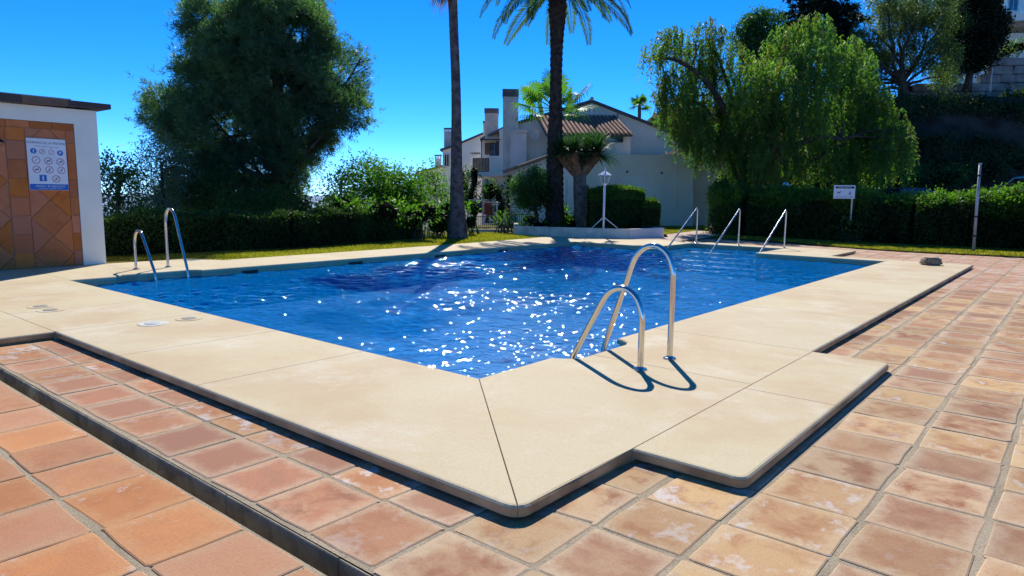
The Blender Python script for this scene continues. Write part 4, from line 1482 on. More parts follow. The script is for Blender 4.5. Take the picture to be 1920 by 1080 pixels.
# ------------------------------------------------------------------ palms
def pinnate_frond(seed, L, e0, curv, nl=72, ll=.46, lw=.042):
    """feather leaf starting at the origin along +x, e0 start elevation, curving down"""
    g = np.random.default_rng(seed)
    V = []; F = []
    pts = []; dirs = []
    p = np.zeros(3); n = 24
    for i in range(n + 1):
        e = e0 - curv * (i / n) ** 1.3
        d = np.array([math.cos(e), 0, math.sin(e)])
        pts.append(p.copy()); dirs.append(d); p = p + d * L / n
    mb = MB()
    mb.tube(pts, [.035 * (1 - .85 * i / n) for i in range(n + 1)], 5, cap=False)
    V = list(mb.V); F = list(mb.F)
    for k in range(nl):
        t = .10 + .9 * (k + .5) / nl
        f = t * n; i = min(n - 1, int(f)); c = pts[i] + (pts[i + 1] - pts[i]) * (f - i); d = dirs[i]
        upv = np.array([-d[2], 0, d[0]])
        l = ll * (math.sin(math.pi * min(1, t * .82 + .14)) ** .6) * g.uniform(.85, 1.1)
        for s in (-1, 1):
            a = d * .55 + np.array([0, s, 0]) * .85 + upv * g.uniform(.05, .35)
            a /= np.linalg.norm(a)
            w = np.cross(a, upv); w /= np.linalg.norm(w)
            m = c + a * l * .5; e = c + a * l + np.array([0, 0, -.22 * l])
            b = len(V)
            V += [tuple(c), tuple(m + w * lw / 2), tuple(e), tuple(m - w * lw / 2)]
            F.append((b, b + 1, b + 2, b + 3))
    me = raw_mesh('frond', np.array(V), F); me.materials.append(M['palm_leaf'])
    return me


def fan_leaf(seed, pet, R, ns=26, spread=250, e0=.6, mat='fan_leaf', lw=.075):
    """fan palm leaf: stalk along +x then pleated segments with drooping tips"""
    g = np.random.default_rng(seed)
    d = np.array([math.cos(e0), 0, math.sin(e0)]); upv = np.array([-d[2], 0, d[0]])
    mb = MB(); hub = d * pet
    mb.tube([np.zeros(3), d * pet * .5 + upv * .04, hub], [.03, .022, .015], 5, cap=False)
    V = list(mb.V); F = list(mb.F)
    for k in range(ns):
        a = math.radians((k / (ns - 1) - .5) * spread)
        s = d * math.cos(a) + np.array([0, 1, 0]) * math.sin(a)
        s = s + upv * .18 * math.cos(a * 1.3); s /= np.linalg.norm(s)
        w = np.cross(s, upv); w /= np.linalg.norm(w)
        l = R * g.uniform(.88, 1.08) * (1 - .18 * abs(a) / math.pi)
        p1 = hub + s * l * .55 + np.array([0, 0, -.02]) ; p2 = hub + s * l * .8 + np.array([0, 0, -.10 * l]); p3 = hub + s * l * .97 + np.array([0, 0, -.38 * l])
        b = len(V)
        V += [tuple(hub), tuple(p1 + w * lw * .5), tuple(p1 - w * lw * .5), tuple(p2 + w * lw * .22), tuple(p2 - w * lw * .22), tuple(p3)]
        F += [(b, b + 1, b + 2), (b + 1, b + 3, b + 4, b + 2), (b + 3, b + 5, b + 4)]
    me = raw_mesh('frond', np.array(V), F); me.materials.append(M[mat])
    return me


def ringed_trunk(path, rad, n=18, rings=70, depth=.012, seed=0):
    g = np.random.default_rng(seed)
    sp = smooth_path(path, 10)
    cum = np.concatenate([[0], np.cumsum([np.linalg.norm(b - a) for a, b in zip(sp[:-1], sp[1:])])])
    src = np.linspace(0, 1, len(rad))
    pts = []; rr = []
    for k in range(rings + 1):
        s = k / rings
        q = np.array([np.interp(s * cum[-1], cum, [v[j] for v in sp]) for j in range(3)])
        pts.append(q); rr.append(np.interp(s, src, rad) * (1 + (depth / .2) * (.5 if k % 2 else -.5) + g.normal(0, .012)))
    mb = MB(); mb.tube(pts, rr, n)
    return mb


def set_fronds(root, origin, meshes, plan, g, name='frond'):
    for me, az, roll in plan:
        o = bpy.data.objects.new(name, meshes[me])
        o.location = Vector(np.asarray(origin) - ORG[root.name]); o.rotation_euler = (roll, 0, az)
        sc_ = g.uniform(.88, 1.08); o.scale = (sc_,) * 3
        reg(o, root, np.asarray(origin, float))


# tall fan palm with a flared grey trunk, its head just above the picture
b0 = G(858, 449, -.05)
d0 = PD(b0)
tp = thing('fan_palm', 'tall fan palm with smooth flared grey trunk standing on the lawn', 'palm', tuple(b0), 'tall palms by the pool')
top1 = P(846, -80, d0)
mb = ringed_trunk([b0, P(857, 400, d0), P(856, 300, d0), P(855, 170, d0), P(851, 60, d0), top1], [.37, .245, .195, .17, .155, .15, .15, .16], 18, 90, .006, 1)
mb.build('trunk', M['bark_palm'], tp, smooth=True)
FM = [fan_leaf(60 + k, 1.05, 1.0, 28, 250, e) for k, e in enumerate((1.15, .75, .35, 0.0))]
g = np.random.default_rng(5)
plan = [(k % 4, k * 2.399 + g.normal(0, .1), g.normal(0, .25)) for k in range(30)]
set_fronds(tp, top1, FM, plan, g)
ya0 = math.atan2(RGT[1], RGT[0])
DM = [fan_leaf(70 + k, .75, .75, 20, 200, e, 'dead_leaf', .06) for k, e in enumerate((-.95, -1.2, -1.4))]
set_fronds(tp, top1 + np.array([0, 0, -.1]), DM, [(k % 3, ya0 + 2.2 + k * .35, 0) for k in range(6)], g)

# date palm with feather crown
d0 = 29.6; b0 = P(1041, 433, d0); b0[2] = .15
dp = thing('date_palm', 'tall date palm with dark trunk and arching feathery crown in the planter', 'palm', tuple(b0), 'tall palms by the pool')
top2 = P(1046, -22, d0)
mb = ringed_trunk([b0, P(1040, 380, d0), P(1041, 250, d0), P(1043, 120, d0), P(1045, 40, d0), top2], [.44, .39, .37, .35, .30, .26, .25, .27, .35, .36], 16, 80, .022, 2)
mb.build('trunk', M['bark_palm_dark'], dp, smooth=True)
g = np.random.default_rng(6)
PM = [pinnate_frond(80 + k, 3.75, e, c) for k, (e, c) in enumerate(((1.25, 1.5), (.95, 1.75), (.62, 1.75), (.30, 1.6), (-.05, 1.35)))]
plan = [(k % 5, k * 2.399 + g.normal(0, .08), g.normal(0, .3)) for k in range(54)]
set_fronds(dp, top2 + np.array([0, 0, .15]), PM, plan, g)
mb = MB()
for k in range(40):                    # cut leaf stubs under the crown
    a = k * 2.399; z = -.1 - .028 * k
    o_ = top2 + np.array([math.cos(a) * .28, math.sin(a) * .28, z])
    mb.tube([o_, o_ + np.array([math.cos(a) * .13, math.sin(a) * .13, .22])], [.05, .02], 5)
mb.build('leaf_stubs', M['bark_palm_dark'], dp)

# young fan palm right behind the date palm
d0 = 33.5
b0 = P(1043, 430, d0); b0[2] = 0
yp = thing('fan_palm', 'bright green fan palm with big leaves rising behind the date palm trunk', 'palm', tuple(b0))
top3 = P(1040, 205, d0)
ringed_trunk([b0, P(1042, 330, d0), top3], [.2, .16, .15], 12, 40, .01, 3).build('trunk', M['bark_palm'], yp, smooth=True)
g = np.random.default_rng(9)
YM = [fan_leaf(90 + k, 1.25, 1.0, 26, 260, e, lw=.09) for k, e in enumerate((1.25, .95, .55, .1, -.25))]
ya = math.atan2(RGT[1], RGT[0])
plan = [(0, ya + 2.7, .2), (0, ya + .3, -.2), (1, ya + 3.0, 1.1), (1, ya + .1, -1.1), (2, ya + 3.3, .5), (2, ya - .2, .4), (3, ya + 2.9, .2), (3, ya + .2, .1), (1, ya + 1.5, 0), (1, ya - 1.6, 0), (2, ya + 2.2, .2), (2, ya + .8, 0), (4, ya - .5, 0), (4, ya + 3.6, 0), (3, ya - 1.4, 0), (2, ya - 2.2, .3)]
set_fronds(yp, top3, YM, plan, g)


def small_fan(px, py_top, d, ghost_z, R, lab, n=16, seed=1):
    b0 = P(px, 360, d); b0[2] = ghost_z
    t = thing('fan_palm', lab, 'palm', tuple(b0))
    top = P(px, py_top, d)
    ringed_trunk([b0, (b0 + top) / 2, top], [.2, .17, .18], 8, 12, .01, 4).build('trunk', M['bark_palm'], t, smooth=True)
    me = [fan_leaf(100 + seed + k, R * .9, R, 14, 240, e, lw=.16) for k, e in enumerate((1.2, .7, .2, -.3))]
    g = np.random.default_rng(seed)
    set_fronds(t, top, me, [(k % 4, k * 2.399, g.normal(0, .3)) for k in range(n)], g)


small_fan(1199, 197, 72, 0, .75, 'small distant fan palm standing clear above the house roof', 18, 1)
small_fan(1236, 236, 66, 0, .8, 'distant palm whose leaf tips just peep over the roof slope', 14, 2)

# ------------------------------------------------------------------ planter bed and what grows in it
pf = [G(963, 438.5), G(1030, 441), G(1100, 444), G(1181, 445.5), G(1245, 443.7)]
pl_ = thing('planter_wall', 'low curved whitish wall holding the palm bed', 'wall', tuple(pf[2]))
back = [pf[4] + FWD * 1.6 - RGT * .3, pf[4] + FWD * 5.0 - RGT * 2.5, pf[0] + FWD * 3.5]
loop = [p[:2] for p in pf]
mb = MB()
HP = [.30, .31, .33, .31, .34]
for i in range(4):
    a, b = pf[i], pf[i + 1]
    tdir = unit((b - a)[None])[0]; nn = np.array([-tdir[1], tdir[0], 0])
    for k in range(1):
        mb = MB()
        e0 = a + tdir * .002; e1 = b - tdir * .002
        h0, h1 = HP[i], HP[i + 1]
        V = [e0, e1, e1 + nn * .22, e0 + nn * .22]
        mb.add([(*v[:2], -.06) for v in V] + [(V[0][0], V[0][1], h0), (V[1][0], V[1][1], h1), (V[2][0], V[2][1], h1), (V[3][0], V[3][1], h0)], [(0, 3, 2, 1), (4, 5, 6, 7), (0, 1, 5, 4), (1, 2, 6, 5), (2, 3, 7, 6), (3, 0, 4, 7)])
        mb.build('wall_segment', M['wall_pink' if i == 3 else 'planter'], pl_, bevel=.012)
for a, b, h in ((pf[4], back[0], .34), (back[2], pf[0], .30)):
    tdir = unit((b - a)[None])[0]; nn = np.array([-tdir[1], tdir[0], 0])
    mb = MB(); V = [a + tdir * .23, b, b + nn * .2, a + tdir * .23 + nn * .2]
    mb.add([(*v[:2], -.06) for v in V] + [(*v[:2], h) for v in V], [(0, 3, 2, 1), (4, 5, 6, 7), (0, 1, 5, 4), (1, 2, 6, 5), (2, 3, 7, 6), (3, 0, 4, 7)])
    mb.build('wall_segment', M['wall_pink' if h > .32 else 'planter'], pl_, bevel=.01)
q = [p + FWD * .1 for p in pf] + back
sheet('planter_soil', [[(v[0], v[1], .16) for v in q]], .16, M['ground'], label='dark soil inside the planter bed')

# dragon tree
d0 = 29.2; b0 = P(1088, 434, d0); b0[2] = .15
dt = thing('dragon_tree', 'dragon tree with forked thick arms and spiky leaf rosettes', 'tree', tuple(b0))
mb = MB(); fork = P(1087, 338, d0)
mb.tube(smooth_path([b0, P(1088, 400, d0), P(1087, 360, d0), fork, P(1087, 328, d0)], 4), .27, 14)
for i, v in enumerate(mb.V):
    v = np.array(v); s = 1 + .03 * snoise(v[None], 9., 3)[0]; mb.V[i] = tuple(v * 1.0)
mb.build('trunk', M['bark_dragon'], dt, smooth=True)
ARMS = [((1062, 305), (1051, 288), .0, .22), ((1076, 303), (1072, 284), -.5, .25), ((1104, 310), (1120, 288), .1, .25), ((1092, 305), (1092, 284), .8, .16)]
for (m_, e_, df, r) in ARMS:
    mb = MB()
    mb.tube(smooth_path([P(1087, 334, d0), P(*m_, d0 + df * .5), P(*e_, d0 + df)], 5), [.17 + (r - .17) * i / 10 for i in range(11)], 10)
    mb.build('arm', M['bark_arm'], dt, smooth=True)


def rosette(g, c, n, L, lw, up=.35):
    cs = []; V = []; F = []
    for k in range(n):
        a = g.uniform(0, 6.283); e = math.asin(np.clip(g.uniform(-.38, 1.0), -1, 1))
        d = np.array([math.cos(a) * math.cos(e), math.sin(a) * math.cos(e), math.sin(e)])
        w = np.cross(d, [0, 0, 1.0]); w /= np.linalg.norm(w) + 1e-6
        l = L * g.uniform(.75, 1.1); w = w * lw / 2
        p0 = c + d * .08; p1 = c + d * l * .4; p2 = c + d * l * .75 + np.array([0, 0, -.06 * l]); p3 = c + d * l + np.array([0, 0, -.17 * l])
        b = len(V)
        V += [p0 + w, p0 - w, p1 + w, p1 - w, p2 + w * .7, p2 - w * .7, p3]
        F += [(b, b + 1, b + 3, b + 2), (b + 2, b + 3, b + 5, b + 4), (b + 4, b + 5, b + 6)]
    return V, F


g = np.random.default_rng(12)
for (px, py, df, n_, L_) in ((1054, 287, 0, 420, 1.05), (1078, 284, -.4, 380, 1.0), (1118, 288, .1, 560, 1.3), (1098, 282, .7, 320, 1.05)):
    V, F = rosette(g, P(px, py, d0 + df), n_, L_, .034)
    mobj('leaf_rosette', raw_mesh('leaf_rosette', np.array(V) - ORG[dt.name], F), M['dragon_leaf'], dt)

# small round tree, clipped bushes and low plants of the bed
d0 = 29.2
sp = [(995, 345, 33, 26), (978, 362, 22, 26), (1012, 360, 24, 24), (998, 372, 32, 18), (1010, 330, 16, 14)]
lobes = [lob(a, b, c, d, d0) for a, b, c, d in sp]
g = np.random.default_rng(61); C, O = clumps(g, lobes, 170, 61, .4, .04, .6)
b0 = P(1010, 432, d0); b0[2] = .15
tree('round_tree', 'small round dark tree left of the date palm trunk', 'tree', b0, P(1006, 365, d0), .09, .06, lobes, leaf_cloud(g, C, O, 18, .11, .10, .05), M['broad'], None, None, 62, lr=.03)


def box_bush(name, label, px0, px1, py0, py1, d, depth, leaf, n, seed, up=None):
    a = P(px0, 400, d); b = P(px1, 400, d)
    top = P((px0 + px1) / 2, py0, d)[2]
    hedge(name, label, [tuple((a + FWD * depth / 2)[:2]), tuple((b + FWD * depth / 2)[:2])], depth, lambda u: top - .10 * (2 * u - 1) ** 4 * top, leaf, seed, n, .085, .045, bottom=.12, upper=up, split_z=top - .35, roundness=.16)


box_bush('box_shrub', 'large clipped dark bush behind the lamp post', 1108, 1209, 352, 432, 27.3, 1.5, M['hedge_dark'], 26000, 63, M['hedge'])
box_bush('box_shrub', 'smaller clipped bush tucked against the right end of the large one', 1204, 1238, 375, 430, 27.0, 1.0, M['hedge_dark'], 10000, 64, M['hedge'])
bush('shrub', 'loose light green shrub at the feet of date palm and dragon tree', [lob(1062, 412, 18, 22, 29.6), lob(1075, 420, 14, 14, 29.2)], M['bush'], 65, 80, 14, .12, .15, .08, base=.15)
bush('shrub', 'low variegated plant left of the date palm foot', [lob(1018, 424, 12, 12, 28.8), lob(1003, 426, 12, 9, 28.8)], M['bush'], 66, 80, 14, .1, .14, .07, base=.15)
bush('shrub', 'light green plant between dragon tree trunk and clipped bush', [lob(1105, 415, 8, 22, 29.8)], M['bush'], 67, 110, 14, .1, .15, .07, base=.15)

# lamp post with braces
lb = pf[2] + (pf[3] - pf[2]) * .36 - FWD * .14
ld = PD(lb); lb = P(1131, 440, ld); lb[2] = -.04
lp = thing('lamp_post', 'white lamp post with lantern and two slanting braces', 'lamp', tuple(lb))
zt = P(1133, 345, ld)[2]
mb = MB(); mb.tube([lb, lb + UP * (zt - lb[2])], .04, 10); mb.build('pole', M['white_paint'], lp, smooth=True)
zj = P(1131, 407, ld)[2]
for dx in (-.40, .56):
    mb = MB(); e = lb + RGT * dx + FWD * .2; e[2] = .325
    s_ = lb.copy(); s_[2] = zj
    mb.tube([s_, e], .018, 8); mb.build('brace', M['white_paint'], lp, smooth=True)
ct = lb.copy(); ct[2] = zt
mb = MB(); mb.lathe(ct, [(.05, -.06), (.11, 0), (.11, .02)], 6); mb.build('lantern_base', M['white_paint'], lp)
mb = MB(); mb.lathe(ct + UP * .022, [(.115, 0), (.20, .27), (.205, .275)], 6); mb.build('lantern_glass', M['glass'], lp)
for k in range(6):
    a = math.pi / 3 * k; mb = MB()
    mb.tube([ct + np.array([.118 * math.cos(a), .118 * math.sin(a), .02]), ct + np.array([.206 * math.cos(a), .206 * math.sin(a), .30])], .010, 5); mb.build('lantern_bar', M['white_paint'], lp)
mb = MB(); mb.lathe(ct + UP * .30, [(.255, 0), (.25, .02), (.12, .11), (.035, .15), (.03, .2), (.012, .30)], 12); mb.build('lantern_roof', M['white_paint'], lp)
mb = MB(); mb.lathe(ct + UP * .03, [(.03, 0), (.05, .1), (.035, .19)], 10); mb.build('bulb', M['globe'], lp, smooth=True)

# ------------------------------------------------------------------ post, signs, globe lamp on the right
pb = G(1825, 472, -.04); pd = PD(pb)
pt_ = thing('metal_post', 'lone thin grey post standing on the grass edge', 'post', tuple(pb))
tv = P(1838, 306, pd)
mb = MB(); mb.tube([pb, pb + (tv - pb) * .5, tv], [.044, .042, .036], 10); mb.build('pole', M['galv'], pt_, smooth=True)
for u, r in ((.18, .054), (.40, .052), (.86, .056), (.99, .046)):
    c = pb + (tv - pb) * u; mb = MB(); mb.lathe(c, [(r, -.02), (r, .03)], 12); mb.build('clamp', M['iron' if u < .9 else 'galv'], pt_)

dsg = 24.55
sb = P(1592, 450, dsg); sb[2] = -.04
ds = thing('dog_sign', 'white rectangular dog sign on a thin post before the tall hedge', 'sign', tuple(sb))
mb = MB(); top = P(1588, 360, dsg); top[:2] = sb[:2]
mb.tube([sb, top], .026, 8); mb.build('post', M['planter'], ds, smooth=True)
cc = P(1583, 360, dsg - .05)
W2, H2 = .375, .235
fr = lambda v: cc + RGT * v[0] - FWD * v[1] + UP * v[2]
mb = MB(); mb.box((-W2, 0, -H2), (W2, .02, H2), fr); mb.build('board', M['white_paint'], ds, bevel=.004, seg=1)
mb = MB(); mb.box((-W2 + .05, .0205, .12), (W2 - .04, .022, .195), fr); band = mb.build('black_band', M['navy_paint'], ds)
rotm = Matrix(((RGT[0], 0, -FWD[0], 0), (RGT[1], 0, -FWD[1], 0), (0, 1, 0, 0), (0, 0, 0, 1)))
text('PERROS SUELTOS', fr((0, .0235, .157)), .058, M['white_paint'], ds, rotm)


def sglyph(x, z, s, shapes, mat, name):
    mb = MB()
    for sh in shapes: mb.add([fr((x + a * s, .0215, z + b * s)) for a, b in sh], [tuple(range(len(sh)))])
    mb.build(name, mat, ds)


bush('shrub', 'small dark shrub hiding the foot of the dog sign', [lob(1588, 428, 20, 18, 24.35), lob(1600, 438, 22, 12, 24.3)], M['hedge_dark'], 68, 90, 16, .12, .11, .05)
sglyph(-.19, -.02, .10, DOG, M['navy_paint'], 'pictogram')
sglyph(.19, -.03, .075, [[(-.1, .8), (.2, .8), (.3, -.3), (.6, -.75), (-.6, -.75), (-.2, -.2)]], M['navy_paint'], 'pictogram')
for z in (-.15, -.19): sglyph(0, z, 1, [[(-.33, -.008), (.30, -.008), (.30, .008), (-.33, .008)]], M['galv'], 'fine_print')

dgl = 28.2
gb = P(1473, 440, dgl); gb[2] = 0
gl_ = thing('globe_lamp', 'round pale blue globe lamp poking above the tall hedge', 'lamp', tuple(gb))
cz = P(1473, 349, dgl)
mb = MB(); mb.tube([gb, (cz[0], cz[1], cz[2] - .16)], .03, 8); mb.build('pole', M['iron'], gl_)
mb = MB(); mb.lathe(cz, [(max(.01, .165 * math.sin(math.pi * i / 10)), -.165 * math.cos(math.pi * i / 10)) for i in range(11)], 16); mb.build('globe', M['globe'], gl_, smooth=True)

# ------------------------------------------------------------------ white houses
def wallpoly(name, poly, d, thick, mat, parent, dz=0.0, bevel=0):
    """flat-fronted block whose face is measured in photo pixels at distance d"""
    mb = MB()
    mb.prism([tuple(p) for p in poly], lambda p: P(p[0], p[1], d), lambda p: P(p[0], p[1], d) + FWD * thick)
    return mb.build(name, mat, parent, bevel=bevel)


def pbox(x0, y0, x1, y1): return [(x0, y1), (x1, y1), (x1, y0), (x0, y0)]


def stick(name, a, b, r, mat, parent, n=6):
    mb = MB(); mb.tube([a, b], r, n); return mb.build(name, mat, parent)


def window(parent, x0, y0, x1, y1, d, frame='brown_paint', pane='glass_dark', sill=True):
    """recess frame, two panes"""
    w = MB()
    a, b = P(x0, y1, d), P(x1, y0, d)
    Wd = np.dot(b - a, RGT); Ht = b[2] - a[2]
    f = lambda v: a + RGT * v[0] + FWD * v[1] + UP * v[2]
    e = .06
    for lo, hi in (((0, -.02, 0), (e, .06, Ht)), ((Wd - e, -.02, 0), (Wd, .06, Ht)), ((e, -.02, Ht - e), (Wd - e, .06, Ht)), ((e, -.02, 0), (Wd - e, .06, e)), ((Wd / 2 - .03, -.015, e), (Wd / 2 + .03, .05, Ht - e))):
        w.box(lo, hi, f)
    o = w.build('window', M[frame], parent)
    for u0, u1 in ((e, Wd / 2 - .03), (Wd / 2 + .03, Wd - e)):
        m = MB(); m.box((u0, .0, e), (u1, .02, Ht - e), f); m.build('pane', M[pane], o)
    if sill:
        m = MB(); m.box((-.06, -.10, -.07), (Wd + .06, .0, -.005), f); m.build('sill', M['render_white'], o)
    return o


hs0 = P(1100, 424, 41.0); hs0[2] = 0
house = thing('white_house', 'white gabled house with chimneys, satellite dish and tiled bay roof', 'house', tuple(hs0))
dm = 41.0
wallpoly('gable_wall', [(941, 470), (1274, 470), (1274, 257), (1110, 193), (973, 232), (941, 243)], dm, 11, M['render_white'], house)
# roof planes with a dark verge
for (a, b, nm) in (((1110, 186), (1286, 255), 'roof'), ((1110, 186), (968, 228), 'roof')):
    mb = MB()
    pa, pb_ = P(*a, dm - .15), P(*b, dm - .15)
    th = UP * .17
    mb.add([pa, pb_, pb_ - th, pa - th] + [q + FWD * 11.3 for q in (pa, pb_, pb_ - th, pa - th)], [(0, 1, 2, 3), (4, 5, 6, 7), (0, 1, 5, 4), (1, 2, 6, 5), (2, 3, 7, 6), (3, 0, 4, 7)])
    mb.build(nm, M['roof_edge'], house)
mb = MB(); mb.tube([P(1110, 185, dm - .2), P(1110, 185, dm - .2) + FWD * 11], .11, 8); mb.build('ridge', M['galv'], house)
stick('antenna', P(1086, 178, dm + 2), P(1087, 205, dm + 2), .015, M['iron'], house)
stick('drain_pipe', P(1158, 210, dm - .05), P(1158, 222, dm - .05), .05, M['galv'], house)


def chimney(parent, x0, x1, y0, y1, d, thick, cap, capmat='cap_dark', mat='chimney', over=.0):
    o = wallpoly('chimney', pbox(x0, cap + .0, x1, y1), d, thick, M[mat], parent)
    k = d / FPX
    mb = MB()
    a, b = P(x0, cap, d), P(x1, y0, d)
    Wd = np.dot(b - a, RGT); f = lambda v: a + RGT * v[0] + FWD * v[1] + UP * v[2]
    mb.box((-.03 - over, -.03 - over, .003), (Wd + .03 + over, thick + .03 + over, b[2] - a[2]), f); mb.build('cap', M[capmat], o)
    return o


chimney(house, 943, 972, 167, 330, 40.3, 1.0, 181)
o = wallpoly('buttress', pbox(957, 250, 987, 330), 39.9, .6, M['wall_pink'], house)
wallpoly('buttress_cap', pbox(955, 243, 989, 249.6), 39.85, .7, M['chimney'], house)
# bay with tiled roof
wallpoly('bay_wall', pbox(1049, 247, 1182, 330), 38.6, 2.5, M['wall_pink'], house)
window(house, 1079, 252, 1169, 266, 38.58, 'cloth_grey', 'glass_dark', False)
wallpoly('awning', pbox(1080, 256, 1168, 260), 38.45, .1, M['green_awning'], house)
E0, E1, R0_, R1_ = P(1024, 249, 38.1), P(1187, 249, 38.1), P(1006, 214.5, 40.9), P(1154, 216, 40.9)
mb = MB()
dn = UP * .10
mb.add([E0 - dn, E1 - dn, R1_ - dn, R0_ - dn, E0 - 2 * dn, E1 - 2 * dn, R1_ - 2 * dn, R0_ - 2 * dn], [(0, 1, 2, 3), (4, 5, 6, 7), (0, 1, 5, 4), (1, 2, 6, 5), (2, 3, 7, 6), (3, 0, 4, 7)])
roof = mb.build('bay_roof', M['roof_edge'], house)
bt = raw_mesh('roof_tile', *(lambda: (lambda V, F: (np.array(V), F))(
    [(.105 * (1 - .16 * u) * math.cos(math.pi * k / 6), (u - .5) * .46, .105 * (1 - .16 * u) * math.sin(math.pi * k / 6) + .02 * u) for u in (0, 1) for k in range(7)] +
    [(.088 * (1 - .16 * u) * math.cos(math.pi * k / 6), (u - .5) * .46, .088 * (1 - .16 * u) * math.sin(math.pi * k / 6) + .02 * u) for u in (0, 1) for k in range(7)],
    [(k, k + 1, 7 + k + 1, 7 + k) for k in range(6)] + [(14 + k, 21 + k, 21 + k + 1, 14 + k + 1) for k in range(6)] + [(k, 14 + k, 14 + k + 1, k + 1) for k in range(6)]))())
bt.materials.append(M['clay'])
base = ORG[roof.name]
NC, NR = 20, 7
for i in range(NC):
    u = (i + .5) / NC
    e = E0 + (E1 - E0) * u; r = R0_ + (R1_ - R0_) * u
    yv = unit((r - e)[None])[0]; xv = unit((E1 - E0)[None])[0]; zv = np.cross(xv, yv); zv /= np.linalg.norm(zv); xv = np.cross(yv, zv)
    for j in range(NR):
        c = e + (r - e) * ((j + .45) / NR) - UP * .07
        if zv[2] < 0: zv = -zv
        o = bpy.data.objects.new('roof_tile', bt)
        o.matrix_local = Matrix(((xv[0], yv[0], zv[0], c[0] - base[0]), (xv[1], yv[1], zv[1], c[1] - base[1]), (xv[2], yv[2], zv[2], c[2] - base[2]), (0, 0, 0, 1)))
        reg(o, roof, np.asarray(c))
# satellite dish
dc = P(1003, 252, 39.6)
mb = MB()
V = [dc + FWD * .10]; F = []
for rr, dd in ((.10, .09), (.2, .05), (.29, 0.0)):
    V += [dc + RGT * rr * math.cos(2 * math.pi * k / 18) * .9 + UP * rr * math.sin(2 * math.pi * k / 18) * 1.12 + FWD * dd for k in range(18)]
F += [(0, 1 + k, 1 + (k + 1) % 18) for k in range(18)]
for q in (0, 1): F += [(1 + q * 18 + k, 1 + q * 18 + (k + 1) % 18, 19 + q * 18 + (k + 1) % 18, 19 + q * 18 + k) for k in range(18)]
mb.add(V, F); dish = mb.build('satellite_dish', M['chimney'], house, smooth=True)
mb = MB(); mb.tube([dc + FWD * .08, dc + FWD * .6 - UP * .2], .03, 6); mb.tube([dc - UP * .3, dc - FWD * .3 - UP * .12], .012, 5); mb.build('dish_arm', M['galv'], dish)
# lower annexes towards the pool
wallpoly('annex_wall', pbox(1085.5, 290, 1300, 470), 36.6, 4.0, M['wall_grey'], house)
wallpoly('annex_wall', pbox(1300.5, 293, 1346, 470), 37.9, 3.0, M['wall_grey'], house)
wallpoly('annex_wall', [(961, 470), (1085, 470), (1085, 277), (1034, 295), (961, 322)], 36.3, 2.0, M['render_white'], house)
mb = MB()
pa, pb_ = P(943, 323, 36.1), P(1090, 271, 36.1)
for k in range(22):
    c0 = pa + (pb_ - pa) * (k / 22); c1 = pa + (pb_ - pa) * ((k + 1.15) / 22)
    m = MB(); m.tube([c0, c1], [.10, .085], 7); m.build('verge_tile', M['clay'], house)
mb = MB(); mb.add([pa - UP * .2, pb_ - UP * .2, pb_ - UP * .09, pa - UP * .09] + [q + FWD * 2.3 for q in (pa - UP * .2, pb_ - UP * .2, pb_ - UP * .09, pa - UP * .09)], [(0, 1, 2, 3), (4, 5, 6, 7), (0, 1, 5, 4), (1, 2, 6, 5), (2, 3, 7, 6), (3, 0, 4, 7)])
mb.build('annex_roof', M['chimney'], house)
wallpoly('pink_roof', [(1236, 292), (1302, 292), (1296, 279), (1283, 277)], 38.8, 2.0, M['pink_roof'], house)
for x, y in ((1176, 322), (1241, 324)): wallpoly('wall_vent', pbox(x - 2, y - 2, x + 2, y + 2), 36.56, .03, M['cap_dark'], house)
wallpoly('wall_niche', [(1097, 385), (1104, 385), (1104, 350), (1101, 345), (1098, 350)], 36.24, .05, M['fascia_tan'], house)
stick('conduit', P(1271, 296, 36.55), P(1270, 392, 36.55), .02, M['planter'], house)
stick('conduit', P(1063, 335, 36.25), P(1063, 420, 36.25), .02, M['planter'], house)
wallpoly('eave_shade', pbox(1272, 256, 1292, 276), 42.5, 2.0, M['cap_dark'], house)  # dark block standing in for the shade under the eave overhang
# left wing with balcony
wallpoly('wing_wall', [(917, 470), (944, 470), (944, 240), (936, 244), (936, 292), (917, 292)], 41.3, 6, M['render_white'], house)
wallpoly('wing_back_wall', [(903, 470), (945, 470), (945, 240), (925, 247), (903, 262)], 45.0, 4, M['render_white'], house)
mb = MB(); pa, pb_ = P(900, 259, 44.6), P(946, 236, 41.2)
mb.add([pa, pb_, pb_ - UP * .14, pa - UP * .14] + [q + FWD * 5 for q in (pa, pb_, pb_ - UP * .14, pa - UP * .14)], [(0, 1, 2, 3), (4, 5, 6, 7), (0, 1, 5, 4), (1, 2, 6, 5), (2, 3, 7, 6), (3, 0, 4, 7)])
mb.build('roof', M['roof_edge'], house)
chimney(house, 909, 934, 203, 262, 43.5, .9, 212)
chimney(house, 906, 911, 227, 262, 46.5, .7, 231)
wallpoly('balcony_slab', pbox(875, 322, 948, 331), 40.6, 4.0, M['render_white'], house, bevel=.02)
bal = wallpoly('balcony_rail', pbox(886, 320, 917, 322), 40.7, .1, M['wood'], house)
for k in range(11):
    x = 886 + k * 2.85; m = MB()
    wallpoly('balcony_slat', pbox(x + .15, 296, x + 2.65, 319.8), 40.7, .05, M['wood'], bal)
wallpoly('balcony_post', pbox(902, 262, 903.6, 296), 41.0, .1, M['iron'], house)
wallpoly('pergola_beam', pbox(902, 261, 938, 263), 41.0, .1, M['iron'], house)
for k in range(5): stick('pergola_rafter', P(905 + 6.5 * k, 261, 41.0), P(907 + 6.5 * k, 262, 44.6), .04, M['wood'], house)
wallpoly('shutter', pbox(930, 264, 937, 292), 42.2, .1, M['cloth_grey'], house)
wallpoly('awning_blind', pbox(909, 268, 918, 290), 44.7, .06, M['fascia_tan'], house)
